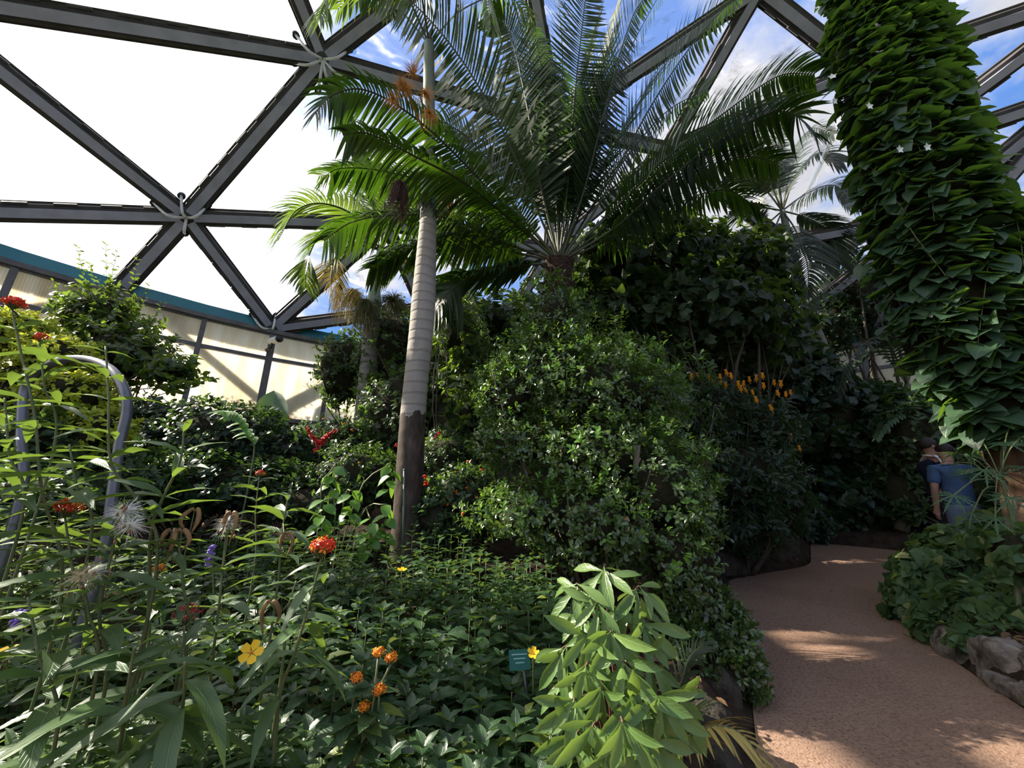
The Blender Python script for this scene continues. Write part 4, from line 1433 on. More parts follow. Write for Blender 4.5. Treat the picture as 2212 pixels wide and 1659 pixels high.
# lantana in the middle distance with dots of flowers
la = bush('lantana', 'small-leaved lantana with tiny orange flowers between the two palms', 'shrub', [blob(640, 1000, 4.6, 100, 70), blob(720, 960, 5.0, 80, 60), blob(760, 1040, 4.0, 110, 80), blob(680, 1090, 3.7, 110, 50)], 1500, 'ovate', 0.058, M_HEDGE, k=6, seed=14, singles=260, trunk=0.02)
spots(la, 0, M_ORAN, 0.022, 1, pts=PP([(625, 905, 4.5), (700, 905, 4.8), (600, 985, 4.4), (640, 1010, 4.2), (535, 1018, 4.0), (720, 985, 4.6), (760, 930, 4.5), (690, 1005, 4.1), (775, 1000, 3.7), (560, 1060, 3.8), (745, 915, 4.6)]))
spots(la, 0, M_DRED, 0.034, 2, pts=PP([(628, 1038, 3.8), (638, 1030, 3.8), (615, 1070, 3.7), (600, 1075, 3.7)]), name='crimson_flower_head')
lb = bush('lantana', 'bushy lantana with coral flower dots right of the dark palm foot', 'shrub', [blob(960, 1010, 4.2, 80, 80), blob(1010, 1090, 3.6, 100, 80), blob(940, 1120, 3.4, 60, 60)], 1100, 'ovate', 0.056, M_HEDGE, k=6, seed=15, singles=220, trunk=0.02)
spots(lb, 0, M_ORAN, 0.020, 3, pts=PP([(970, 1075, 3.3), (985, 1062, 3.3), (968, 1090, 3.25), (1010, 1055, 3.3), (1030, 1075, 3.25), (1000, 1110, 3.1), (1040, 1015, 3.5), (1012, 998, 3.7), (985, 1020, 3.6)]))
spots(lb, 0, M_RED, 0.026, 4, pts=PP([(948, 936, 4.0), (940, 945, 4.0), (920, 1045, 3.2), (918, 1030, 3.2), (856, 962, 3.9)]), name='red_flower_head')

# the big central bush and its neighbours
bush('bush', 'big rounded bush of small glossy leaves in the centre, hiding the cycad trunk', 'shrub',
     [blob(1195, 690, 3.5, 85, 100), blob(1190, 800, 3.4, 140, 100), blob(1100, 860, 3.3, 90, 90), blob(1290, 850, 3.3, 160, 120), blob(1385, 870, 3.5, 105, 85), blob(1130, 960, 3.2, 120, 60), blob(1300, 980, 3.1, 150, 110),
      blob(1150, 1110, 2.9, 150, 70), blob(1280, 1130, 2.8, 140, 100), blob(1420, 1060, 3.0, 140, 150), blob(1450, 1200, 2.7, 90, 110)],
     5000, 'obov', 0.050, M_BOX, k=7, seed=16, singles=300, trunk=0.035, fresh=(M_BOXY, 0.16), depth=0.5, core=0.5)
can = bush('shrub', 'dark drooping shrub with golden candle flowers above the path bend', 'shrub', [blob(1520, 900, 5.4, 110, 90), blob(1620, 930, 5.6, 90, 80), blob(1560, 1020, 5.4, 140, 100), blob(1660, 1060, 5.9, 90, 80), blob(1580, 1130, 5.4, 110, 60)], 1700, 'whorl', 0.13, M_DARK, k=6, seed=17, singles=300, trunk=0.04, hang=0.3, wide=0.9)


def candle_mesh():
    a = Acc()
    r = np.random.default_rng(9)
    for i in range(9):
        z = i / 8.0
        w = 0.34 * (1 - 0.65 * z) + 0.05
        for j in range(4):
            ph = j * math.pi / 2 + (i % 2) * math.pi / 4
            c = np.array([math.cos(ph) * w * 0.55, math.sin(ph) * w * 0.55, z])
            tip = c + np.array([math.cos(ph) * w * 0.6, math.sin(ph) * w * 0.6, 0.20])
            sd = np.array([-math.sin(ph), math.cos(ph), 0]) * w * 0.55
            a.add([c - sd * 0.6 - [0, 0, .05], c + sd * 0.6 - [0, 0, .05], tip + sd * 0.2, tip - sd * 0.2, c * 0.4 + np.array([0, 0, 0.6 * z])], [(0, 1, 2, 3), (0, 3, 4), (1, 4, 2)])
    a.tube([(0, 0, -0.5), (0, 0, 0.95)], [0.06, 0.05], 6)
    for j in range(3):
        a.ball((0.22 * math.cos(j * 2.1), 0.22 * math.sin(j * 2.1), 1.05), (0.10, 0.10, 0.16), 5, 4)
    return a.mesh('flower_candle', M_CANDLE, False)


me = candle_mesh()
off = world_loc(can)
r_ = np.random.default_rng(5)
for px, py in [(1493, 812), (1507, 808), (1532, 808), (1540, 820), (1556, 812), (1557, 822), (1571, 803), (1580, 810), (1568, 830), (1595, 828), (1606, 827), (1601, 838), (1613, 840), (1620, 818), (1634, 815), (1648, 810), (1627, 845), (1650, 832),
               (1673, 825), (1687, 828), (1682, 848), (1698, 850), (1708, 845), (1635, 862), (1668, 880), (1709, 942), (1728, 966)]:
    o = link_mesh('flower_candle', me, can, P(px, py + 6, 4.75 if py < 900 else 5.1) - off)
    s = r_.uniform(0.048, 0.068)
    o.scale = (s, s, s)
    o.rotation_euler = (r_.uniform(-.25, .25), r_.uniform(-.25, .25), r_.uniform(0, 6))

bush('shrub', 'loose dark shrub added behind the right side of the central bush to dapple the path', 'shrub', [blob(1330, 790, 4.9, 100, 120), blob(1440, 850, 4.8, 110, 130), blob(1430, 980, 4.7, 130, 110), blob(1320, 950, 4.7, 110, 130)], 900, 'whorl', 0.10, M_HEDGE, k=6, seed=27, singles=80, trunk=0.04, core=0, depth=0.85)  # added shrub, kept sparse so its shadow dapples the path
bush('shrub', 'dark glossy shrub beside the path below the central bush', 'shrub', [blob(1560, 1370, 2.75, 70, 70), blob(1500, 1310, 2.8, 80, 70), blob(1590, 1440, 2.6, 50, 60), blob(1480, 1430, 2.6, 60, 80)], 750, 'obov', 0.055, M_BOX, k=7, seed=18, singles=240, trunk=0.02)

# right-hand bed
bush('shrub', 'heart-leaved shrub spilling over the rocks at the right edge', 'shrub', [blob(2040, 1270, 3.9, 85, 80), blob(2130, 1335, 3.35, 90, 55), blob(1990, 1320, 3.9, 55, 50), blob(2190, 1220, 3.6, 70, 90), blob(2080, 1190, 4.2, 70, 50), blob(2215, 1350, 3.1, 60, 40), blob(2205, 1200, 2.95, 60, 60), blob(2055, 1365, 3.45, 65, 34), blob(2150, 1395, 3.05, 65, 34)], 900, 'heart', 0.105, M_RIGHT, k=5, seed=19, singles=300, trunk=0.02, up=0.3, flat=0.5, hang=0.25)
bush('shrub', 'low dark shrub in the shade behind the heart-leaved shrub', 'shrub', [blob(2200, 1085, 4.9, 50, 70), blob(2240, 1250, 4.2, 90, 120), blob(2230, 1000, 4.8, 70, 100)], 420, 'heart', 0.11, M_HEDGE, k=5, seed=20, singles=120, trunk=0.02)


def build_cutleaf():
    b = P(2175, 1290, 3.05)
    base = np.array([b[0], b[1], ground_z(b[0], b[1]) - 0.03])
    root = empty('cutleaf_plant', base, 'plant with finely cut palmate leaves in front of the men', 'plant')
    top = P(2165, 1040, 3.0)
    Acc().tube(spline([base, P(2190, 1150, 3.05), top], 10), np.linspace(0.022, 0.010, 10), 6).obj('stem', M_STEM, root)
    LV = Leaves(root, 'palmate', M_CUT, 40)
    for i, (x, y, Y, s) in enumerate([(2172, 955, 3.3, .20), (2128, 1015, 3.3, .20), (2060, 1070, 3.35, .19), (2185, 1075, 3.3, .20), (2100, 985, 3.6, .17), (2215, 1010, 3.3, .2), (2205, 945, 3.6, .17), (2100, 1110, 3.5, .15), (2150, 1120, 3.3, .16), (2060, 1000, 3.7, .15), (2190, 900, 3.7, .16), (2120, 950, 3.8, .15), (2062, 978, 4.2, .17), (2085, 1020, 3.9, .14)]):
        p = P(x, y, Y - 0.5)
        r = np.random.default_rng(70 + i)
        s *= 0.9
        d = unit((p - top) * np.array([1, 1, 0.2]) + np.array([0, 0, -0.12]) + r.normal(0, 0.03, 3))
        LV.add(p, unit(d + np.array([0, -0.2, -0.25])), np.array([0, -0.35, 1.0]) + r.normal(0, 0.15, 3), s)
        Acc().tube(spline([top + r.normal(0, 0.02, 3), (top + p) / 2 + np.array([0, 0, 0.06]), p], 8), 0.0045, 5).obj('leaf_stalk', M_STEM, root)


build_cutleaf()


def build_vine_column():
    # upright trunk wrapped in heart-shaped leaves
    A1 = np.array([4.55, 3.2, 8.0])

    def ax(z):  # the column leans a little
        b = np.radians(np.interp(z, [0, 1.5, 2.4, 3.5, 5.2, 7.1, 9], [53.2, 52.6, 52.0, 51.8, 52.4, 53.9, 54.5]))
        return np.stack([5.57 * np.sin(b), 5.57 * np.cos(b), np.asarray(z, float)], -1)
    foot = ax(0.0)
    gz = ground_z(foot[0], foot[1])
    root = empty('vine_column', (foot[0], foot[1], gz - 0.05), 'tall column completely wrapped in heart-leaved creeper at the right', 'vine')
    zt = A1[2] + 1.0
    bark = simple('column_bark', (0.13, 0.075, 0.045), 0.9, 0.15, col2=(0.06, 0.036, 0.024), nscale=8, bstr=0.9, bdist=0.03, stretch=(2, 2, 0.5))
    zz = np.linspace(gz - 0.1, zt, 26)
    Acc().tube(np.array([ax(z) for z in zz]), np.interp(zz, [0, 1.2, 2.0, 4, 7, 9], [0.24, 0.20, 0.20, 0.20, 0.20, 0.2]), 14).obj('trunk', bark, root)
    rad = lambda z: np.interp(z, [1.2, 1.6, 1.9, 2.4, 3.5, 5.2, 7.1, 8.5], [0.22, 0.32, 0.44, 0.54, 0.58, 0.53, 0.42, 0.41])
    r = np.random.default_rng(31)
    n = 4400
    z = r.uniform(1.55, zt, n)
    ph = r.uniform(-math.pi * 1.05, math.pi * 0.35, n)
    out = np.stack([np.cos(ph), np.sin(ph), np.zeros(n)], -1)
    lumpy = 1 + 0.07 * np.sin(3 * ph + 1.7 * z) + 0.06 * np.sin(5 * ph - 2.3 * z + 1) + 0.04 * np.sin(9 * ph + 4 * z)
    p = ax(z) + out * (rad(z) * lumpy * (1 - 0.16 * r.random(n) ** 1.5))[:, None]
    side = np.stack([-np.sin(ph), np.cos(ph), np.zeros(n)], -1)
    d = unit(out * 0.85 + np.array([0, 0, -0.36]) + side * r.normal(0, 0.6, n)[:, None] + r.normal(0, 0.25, (n, 3)))
    nrm = out * 0.22 + np.array([0, 0, 1.0]) + r.normal(0, 0.32, (n, 3))
    LV = Leaves(root, 'heart', M_VINE, 300)
    LV.add(p, d, nrm, 0.175 * r.uniform(0.55, 1.25, n))
    # tangle of twining stems under the leaves
    ac = Acc()
    for i in range(34):
        z0 = r.uniform(1.5, zt - 1.5)
        t = np.linspace(0, 1, 14)
        zz = z0 + t * r.uniform(0.8, 2.0)
        pp = r.uniform(-math.pi, 0.4) + t * r.uniform(-0.9, 0.9)
        c = np.array([ax(a) for a in zz]) + np.stack([np.cos(pp), np.sin(pp), 0 * pp], -1) * (rad(zz) * r.uniform(0.80, 1.08))[:, None]
        ac.tube(c, 0.004, 4)
    ac.obj('twining_stems', M_STEM, root)
    zz = np.linspace(1.6, zt, 30)
    Acc().tube(np.array([ax(q) for q in zz]), rad(zz) * 0.74 * (1 + 0.05 * np.sin(zz * 5)), 20).obj('shade_core', M_CORE, root, kind='stuff')  # solid core added under the leaves so no light comes through
    # white trumpet flowers
    fa = Acc()
    for j in range(5):
        a0, a1 = j * 2 * math.pi / 5, (j + 1) * 2 * math.pi / 5
        am = (a0 + a1) / 2
        fa.add([[0, 0, 0], [.55 * math.cos(a0), .55 * math.sin(a0), .35], [1.0 * math.cos(am), 1.0 * math.sin(am), .42], [.55 * math.cos(a1), .55 * math.sin(a1), .35]], [(0, 1, 2), (0, 2, 3)])
    fm = fa.mesh('white_flower', M_WHITE)
    off = world_loc(root)
    for px, py, Y in ((1893, 58, 2.82), (1898, 115, 2.80), (1797, 168, 3.1), (1765, 20, 3.2), (1800, 220, 3.1), (1875, 232, 2.85), (1999, 320, 2.8), (1940, 325, 2.8)):
        o = link_mesh('white_flower', fm, root, P(px, py, Y) - off)
        o.scale = (0.045,) * 3
        o.rotation_euler = (r.uniform(0.9, 1.9), r.uniform(-.4, .4), r.uniform(-.6, .6))


build_vine_column()


def build_right_trunk():
    b = P(2235, 1420, 3.3)
    base = np.array([b[0], b[1], ground_z(b[0], b[1]) - 0.05])
    root = empty('tree', base, 'bare tan tree trunk at the right edge behind the heart-leaved shrub', 'tree')
    bark = simple('tan_bark', (0.24, 0.15, 0.085), 0.85, 0.2, col2=(0.13, 0.085, 0.05), nscale=7, bstr=0.6, bdist=0.02, stretch=(2, 2, 0.6))
    Acc().tube(spline([base, P(2222, 1260, 3.3), P(2195, 1150, 3.35), P(2172, 1040, 3.45)], 14), np.linspace(0.075, 0.05, 14), 12).obj('trunk', bark, root)
    Acc().tube(spline([P(2195, 1150, 3.35), P(2225, 1080, 3.3), P(2270, 1000, 3.3)], 8), np.linspace(0.04, 0.02, 8), 8).obj('branch', bark, root)
    b = P(1955, 1180, 7.4)
    base = np.array([b[0], b[1], ground_z(b[0], b[1])])
    r2 = empty('tree', base, 'slim dark tree trunk in the shade left of the men', 'tree')
    Acc().tube(spline([base, P(1955, 1100, 7.4), P(1962, 1030, 7.4)], 8), np.linspace(0.11, 0.08, 8), 10).obj('trunk', M_TWIG, r2)
    Acc().tube(spline([P(1960, 1060, 7.8), P(1975, 1010, 7.7), P(1990, 960, 7.6)], 6), np.linspace(0.05, 0.02, 6), 6).obj('branch', M_TWIG, r2)
    # pale bare stems inside the central bush
    for i, (x, y0, y1, rr, lab) in enumerate(((1375, 1045, 962, 0.024, 'pale bare stem showing inside the central bush'), (1398, 1045, 996, 0.018, 'shorter pale stem stub beside the bare stem'))):
        p = P(x, y0, 2.95)
        e = empty('bare_stem', (p[0], p[1], ground_z(p[0], p[1])), lab, 'stem')
        m = simple('pale_wood', (0.34, 0.27, 0.21), 0.7, 0.3)
        Acc().tube(spline([np.array([p[0], p[1], ground_z(p[0], p[1]) - 0.02]), p, P(x + 2, y1, 2.95)], 8), rr, 8).obj('stem', m, e)
        Acc().tube([P(x + 1, (y0 + y1) / 2, 2.95), P(x + 8, (y0 + y1) / 2 - 14, 2.93)], [rr * .6, rr * .4], 6).obj('side_stub', m, e)


build_right_trunk()


def build_rocks():
    m, nt, out = new_mat('limestone')
    n1 = noise(nt, 9.0, 8.0)
    n2 = noise(nt, 2.5, 4.0)
    c = ramp(nt, n1, [(0.30, (0.035, 0.030, 0.026)), (0.5, (0.20, 0.165, 0.14)), (0.72, (0.36, 0.31, 0.26))])
    c = mix_rgb(nt, ramp(nt, n2, [(0.5, 0.0), (0.65, 0.55)]), c, (0.20, 0.17, 0.07))
    b = principled(nt, c, 0.9, 0.2)
    bump(nt, b, n1, 1.0, 0.05)
    nt.links.new(b.outputs[0], out.inputs[0])

    m_dark = simple('shaded_rock', (0.035, 0.03, 0.026), 0.95, 0.15, col2=(0.07, 0.06, 0.045), nscale=9, bstr=1.0, bdist=0.05)  # shade along the bed edge put into a darker rock colour

    def rock(p, s, seed, lab, rz=0.0, m=m):
        r = np.random.default_rng(seed)
        a = Acc().ball((0, 0, 0), 1.0, 34, 22)
        V = np.concatenate(a.v)
        k = r.normal(0, 2.4, (9, 3))
        ph = r.uniform(0, 6.28, 9)
        f = 1 + 0.13 * np.sum(np.sin(V @ k.T + ph) * np.linspace(1.2, 0.5, 9), -1) / 1.8 + 0.05 * np.sum(np.sin(V @ (k * 4.5).T + ph), -1) / 3 + r.normal(0, 0.02, len(V))
        V = np.sign(V) * np.abs(V) ** 0.72 * f[:, None] * np.asarray(s)
        cz, sz = math.cos(rz), math.sin(rz)
        V = V @ np.array([[cz, -sz, 0], [sz, cz, 0], [0, 0, 1]]).T
        V[:, 2] -= V[:, 2].min() + 0.05
        me = mesh_np('edging_rock', V, *faces_to_loops(a.f), m)
        o = link_mesh('edging_rock', me, loc=p)
        tag(o, lab, 'rock', 'rocks edging the beds')

    E_R = [(3.28, 3.22, .21, .13, .11, 'pale lichen-spotted edging rock, first in front of the heart-leaved shrub'), (3.17, 2.86, .19, .15, .14, 'large greyish edging rock second from the front of the right bed'),
           (2.98, 2.70, .19, .09, .06, 'flat layered rock at the path edge below the large greyish rock'), (2.92, 2.40, .20, .13, .10, 'rough pale rock at the right picture edge beside the path'), (3.16, 2.52, .19, .15, .15, 'rock behind the large greyish rock at the right edge'),
           (3.56, 3.66, .20, .13, .09, 'rock hidden under the hanging leaves of the heart-leaved shrub'), (2.75, 1.95, .26, .2, .12, 'edging rock nearest the camera on the right')]
    for i, (x, y, a, b_, c_, lab) in enumerate(E_R):
        if i == 6:
            continue
        rock((x, y, 0.0), (a, b_, c_), 40 + i, lab, 0.9 + 0.2 * i)
    labs = ['rounded dark rock at the near end of the shaded bed edge', 'dark rock second along the shaded bed edge', 'dark rock in the middle of the shaded bed edge', 'dark rock near the far end of the shaded bed edge', 'dark corner rock where the path turns out of sight']
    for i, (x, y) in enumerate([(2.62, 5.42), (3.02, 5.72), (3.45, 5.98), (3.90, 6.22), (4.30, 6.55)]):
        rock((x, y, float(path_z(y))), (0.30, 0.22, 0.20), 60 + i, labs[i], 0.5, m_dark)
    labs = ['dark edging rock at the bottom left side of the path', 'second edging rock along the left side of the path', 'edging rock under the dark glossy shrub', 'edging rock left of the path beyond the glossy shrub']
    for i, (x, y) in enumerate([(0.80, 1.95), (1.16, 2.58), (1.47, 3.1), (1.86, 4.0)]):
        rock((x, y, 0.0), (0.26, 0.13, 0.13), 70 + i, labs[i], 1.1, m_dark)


build_rocks()


# ------------------------------------------------------------------ herbs of the front bed
def herb(name, label, cat, px, py, Y, rad, L, mat, kind='ovate', nst=12, nodes=7, seed=0, group=None, singles=200, lean=(0, 0)):
    r = np.random.default_rng(900 + seed)
    top = P(px, py, Y)
    gz = ground_z(top[0], top[1])
    root = empty(name, (top[0], top[1], gz - 0.02), label, cat, group)
    h = max(0.18, top[2] - gz)
    LV = Leaves(root, kind, mat, singles)
    ac = Acc()
    tips = []
    for i in range(nst):
        a = i * 2.39996 + r.uniform(-.3, .3)
        q = math.sqrt((i + 0.5) / nst)
        tip = np.array([top[0] + rad * q * math.cos(a) + lean[0], top[1] + rad * q * math.sin(a) + lean[1], gz + h * (1.04 - 0.30 * q * q) * r.uniform(0.86, 1.04)])
        b = np.array([top[0] + 0.3 * rad * q * math.cos(a), top[1] + 0.3 * rad * q * math.sin(a), gz - 0.02])
        m = (b + tip) / 2 + np.array([0.25 * rad * math.cos(a), 0.25 * rad * math.sin(a), 0.05]) * q
        C = spline([b, m, tip], 20)
        T = unit(np.gradient(C, axis=0))
        ac.tube(C[::2], np.linspace(0.0045, 0.002, 10), 4)
        ph0 = r.uniform(0, 6.28)
        for k in range(nodes):
            u = 0.38 + 0.60 * k / (nodes - 1)
            c = min(19, int(u * 19))
            for sd in (0, 1):
                ph = ph0 + k * math.pi / 2 + sd * math.pi + r.normal(0, 0.2)
                x = unit(np.cross(T[c], np.array([0.2, 1.0, 0.1])))
                y = np.cross(T[c], x)
                rd = x * math.cos(ph) + y * math.sin(ph)
                d = unit(rd * 0.95 + T[c] * (0.08 + 0.32 * k / nodes) + r.normal(0, 0.14, 3))
                ln = L * r.uniform(0.75, 1.15) * (1.0 if k < nodes - 2 else 0.85)
                LV.add(C[c] + rd * 0.008, d, T[c] * 0.9 + np.array([0, 0, 0.35]) - rd * 0.2 + r.normal(0, 0.15, 3), ln)
        for q4 in range(4):
            ph = q4 * math.pi / 2 + ph0
            d = unit(np.array([math.cos(ph), math.sin(ph), 0.9]))
            LV.add(tip, d, np.array([0, 0, 1.0]) - 0.5 * d, L * 0.52)
        tips.append(tip)
    ac.obj('stems', M_STEM, root)
    return root, tips


H = [  # px, py, Y, radius, leaf length, label
    (560, 1610, 1.02, .20, .085, 'green lantana bush at the bottom edge left of the orange flower stalk'),
    (880, 1640, 1.05, .18, .085, 'dark lantana bush at the bottom edge below the orange flowers'),
    (1010, 1620, 1.12, .20, .090, 'dark lantana bush at the bottom edge, two bushes left of the pale whorled shrub'),
    (1150, 1590, 1.15, .20, .090, 'shaded lantana bush directly left of the pale whorled shrub foot'),
    (480, 1490, 1.35, .24, .085, 'lantana bush below the single yellow flower, left side'),
    (690, 1490, 1.35, .22, .085, 'lantana bush between the yellow flower and the orange flower stalk'),
    (900, 1480, 1.40, .24, .095, 'lantana bush with broad toothed leaves right of the orange flowers'),
    (1090, 1430, 1.50, .24, .095, 'lantana bush with large toothed leaves around the green plant tag'),
    (400, 1350, 1.80, .30, .088, 'leafy bush under the crimson milkweed buds'),
    (600, 1340, 1.80, .30, .088, 'leafy bush under the dry hanging seed pod'),
    (800, 1320, 1.80, .30, .092, 'sunlit lantana bush behind the orange flowers'),
    (1000, 1310, 1.85, .30, .092, 'sunlit lantana bush left of the pale whorled shrub top'),
    (1170, 1280, 2.00, .28, .085, 'bush between the central glossy bush and the pale whorled shrub'),
    (470, 1225, 2.35, .36, .088, 'bright leafy bush behind the small white seed tuft'),
    (680, 1225, 2.35, .36, .088, 'bright leafy bush around the red and orange milkweed head'),
    (860, 1215, 2.40, .36, .088, 'bright leafy bush with a small yellow flower in front of the palm foot'),
    (1030, 1200, 2.45, .36, .085, 'leafy bush right of the dark palm foot'),
    (1130, 1210, 2.40, .26, .080, 'leafy bush under the left side of the central glossy bush'),
    (560, 1140, 2.95, .42, .085, 'far leafy bush left of the dark palm foot'),
    (740, 1135, 2.90, .40, .085, 'leafy bush touching the left side of the dark palm foot'),
    (370, 1150, 2.90, .42, .085, 'leafy bush behind the brown curled seed pods'),
    (960, 1140, 3.00, .36, .080, 'leafy bush touching the right side of the dark palm foot'),
]
HERBS = []
for i, (px, py, Y, rd, L, lab) in enumerate(H):
    HERBS.append(herb('lantana_bush', lab, 'shrub', px, py, Y, rd, L, M_LANT, 'ovate', 14 if Y < 2 else 20, 7, i, singles=200))
HL = [
    (60, 1590, 1.0, .20, .12, 'narrow-leaved plant in the bottom left corner'), (230, 1600, 1.0, .20, .12, 'narrow-leaved plant at the bottom edge, second from the left corner'),
    (400, 1600, 1.0, .20, .11, 'narrow-leaved plant at the bottom edge, third from the left corner'), (50, 1390, 1.4, .26, .12, 'narrow-leaved plant at the left edge below the orange milkweed heads'),
    (220, 1370, 1.4, .26, .12, 'narrow-leaved plant below the large white seed tuft'), (60, 1200, 1.8, .30, .12, 'narrow-leaved plant at the left edge behind the red milkweed stem'),
    (230, 1200, 1.9, .30, .12, 'narrow-leaved plant around the foot of the steel hoop'), (60, 1030, 1.7, .26, .12, 'tall narrow-leaved plant at the left edge inside the steel hoop')]
for i, (px, py, Y, rd, L, lab) in enumerate(HL):
    herb('narrow_leaved_plant', lab, 'plant', px, py, Y, rd, L, M_MILK, 'lance', 13, 8, 40 + i, singles=150)


# flowers of the front bed -------------------------------------------------
def floret_mesh(name, mat, mat2, petals=5, cup=0.35):
    a = Acc()
    for j in range(petals):
        p = j * 2 * math.pi / petals
        c, s = math.cos(p), math.sin(p)
        n = np.array([-s, c, 0])
        o = np.array([c, s, 0])
        a.add([o * .10, o * .55 - n * .26 + [0, 0, cup * .4], o * 1.0 + [0, 0, cup], o * .55 + n * .26 + [0, 0, cup * .4]], [(0, 1, 2, 3)])
    me = a.mesh(name, mat, False)
    b = Acc()
    b.ball((0, 0, 0.18), (0.22, 0.22, 0.25), 6, 4)
    V = np.concatenate(b.v)
    return me, b.mesh(name + '_crown', mat2)


FL_RED = floret_mesh('red_floret', M_RED, M_ORAN, cup=-0.35)
FL_ORAN = floret_mesh('orange_floret', M_ORAN, M_YEL, cup=-0.2)
FL_CRIM = floret_mesh('crimson_floret', M_DRED, M_DRED, cup=0.6)


def flower_head(parent, p, R, n, kinds, fs, seed, stalk_to=None, dome=0.6, name='flower_head'):
    """a head of single florets; the florets are its sub-parts"""
    r = np.random.default_rng(seed)
    ac = Acc()
    c0 = np.asarray(p) - np.array([0, 0, R * 0.9])
    pos = []
    for i in range(n):
        u = (i + 0.5) / n
        ph = i * 2.39996
        el = math.acos(1 - u * (1 + dome * 0.6))
        d = np.array([math.sin(el) * math.cos(ph), math.sin(el) * math.sin(ph), math.cos(el)])
        q = np.asarray(p) + d * R * np.array([1, 1, 0.75]) * r.uniform(0.8, 1.1)
        pos.append((q, d))
        ac.tube([c0, q], 0.0012, 4)
    if stalk_to is not None:
        ac.tube(spline([c0, (c0 + stalk_to) / 2 + r.normal(0, 0.01, 3), stalk_to], 8), 0.0025, 5)
    h = ac.obj(name, M_STEM, parent)
    hw = world_loc(h)
    for i, (q, d) in enumerate(pos):
        me, me2 = kinds[r.choice(len(kinds), p=None)]
        R3 = Vector(tuple(d + r.normal(0, 0.25, 3))).to_track_quat('Z', 'Y').to_matrix().to_4x4()
        M = Matrix.Translation(Vector(tuple(q - hw))) @ R3 @ Matrix.Scale(fs * r.uniform(0.85, 1.15), 4)
        link_mesh('floret', me, h, M=M)
        if i % 2 == 0:
            link_mesh('floret_crown', me2, h, M=M)
    return h


def milkweed(label, pts, pairs, L, seed, head=None, fluff=None, pods=None, a0=0.25, droop=0.0, bare=0.25, rad=0.0042, mat=None, name='milkweed'):
    """one stem with opposite lance leaves; pts from tip down to the ground (pixel, pixel, distance)"""
    r = np.random.default_rng(1300 + seed)
    C0 = PP(pts)
    e = C0[-1]
    gz = ground_z(e[0], e[1])
    root = empty(name, (e[0], e[1], gz - 0.02), label, 'plant')
    C = spline([np.array([e[0], e[1], gz - 0.02])] + C0[::-1], 40)
    T = unit(np.gradient(C, axis=0))
    Acc().tube(C, np.linspace(rad, rad * 0.5, 40), 6).obj('stem', M_STEM, root)
    LV = Leaves(root, 'lance', mat or M_MILK, 80, nvar=6)
    for k in range(pairs):
        u = bare + (0.985 - bare) * k / max(1, pairs - 1)
        c = min(39, int(u * 39))
        for sd in (0, 1):
            ph = 0.5 + k * 1.75 + sd * math.pi + r.normal(0, 0.3) + seed
            rd = np.array([math.cos(ph), 0.8 * math.sin(ph), 0])
            d = unit(rd + T[c] * (a0 + 0.35 * r.random()) + np.array([0, 0, -droop - 0.5 * r.random() * (1 - u)]))
            ln = L * r.uniform(0.75, 1.15) * (0.55 if k == pairs - 1 else 1.0)
            LV.add(C[c], d, np.array([0, 0, 1.0]) + T[c] * 0.3 + r.normal(0, 0.28, 3), ln)
    if head:
        R, n, kinds, fs = head
        flower_head(root, C[-1] + np.array([0, 0, R * 0.9]), R, n, kinds, fs, seed, C[-1])
    for q, n, ln, mt in (fluff or []):
        strands(root, 'seed_fluff', P(*q), n, ln, 0.9, mt, 0.0007, 0.25, 0.1, seed + 5)
        ac = Acc()
        for i in range(9):
            ac.ball(P(*q) + r.normal(0, ln * 0.35, 3), (0.0035, 0.0022, 0.005), 5, 4)
        ac.obj('seeds', M_POD, root)
    for q in (pods or []):
        p = P(*q)
        for sd in (-1, 1):
            c = spline([p, p + np.array([sd * .008, 0, .006]), p + np.array([sd * (.015 + .006 * r.random()), r.normal(0, .008), -.02]), p + np.array([sd * (.005 + .008 * r.random()), r.normal(0, .008), -.045 - .03 * r.random()])], 9)
            Acc().tube(c, np.array([.001, .0025, .0042, .0052, .0058, .0054, .004, .0022, .0008]), 6).obj('dry_pod', M_POD, root)
        a, b2 = p, C[int(30)]
        Acc().tube(spline([a, (a + b2) / 2 + np.array([0, 0, -.02]), b2], 6), 0.0015, 4).obj('pod_stalk', M_STEM, root)
    return root


RO = [FL_RED, FL_RED, FL_ORAN]
milkweed('milkweed with a bright red flower head at the left picture edge', [(25, 668, .95), (45, 760, .95), (75, 900, .97), (90, 1060, 1.0), (130, 1300, 1.05)], 10, 0.128, 1, head=(.022, 30, [FL_RED], .0105))
milkweed('budding milkweed stem rising in front of the steel hoop', [(228, 748, .95), (235, 860, .95), (240, 1000, .96), (300, 1090, .98), (335, 1250, 1.0)], 9, 0.116, 2)
milkweed('milkweed with twin orange-red flower heads below the steel hoop', [(140, 1118, 1.0), (160, 1250, 1.0), (180, 1400, 1.05)], 8, 0.146, 3, head=(.028, 30, RO, .0105))
milkweed('young milkweed shoot with upright folded leaves beside the hoop', [(398, 925, .95), (388, 1000, .95), (350, 1080, .97), (325, 1160, 1.0), (310, 1400, 1.05)], 7, 0.122, 4, a0=.7)
milkweed('milkweed with the large red and orange flower head in the middle', [(694, 1205, .92), (672, 1290, .92), (640, 1400, .93), (605, 1500, .95), (590, 1640, 1.0)], 7, 0.128, 5, head=(.026, 36, RO, .0115), droop=.35, bare=.4)
milkweed('milkweed stem with long pale leaves left of the red flower head', [(622, 1075, 1.3), (608, 1160, 1.3), (595, 1300, 1.3)], 9, 0.159, 6, pods=[(620, 1155, 1.2)])
milkweed('milkweed with crimson flower buds below the tall seed stalk', [(400, 1350, .95), (385, 1450, .95), (365, 1560, 1.0)], 6, 0.122, 7, head=(.024, 14, [FL_CRIM], .007))
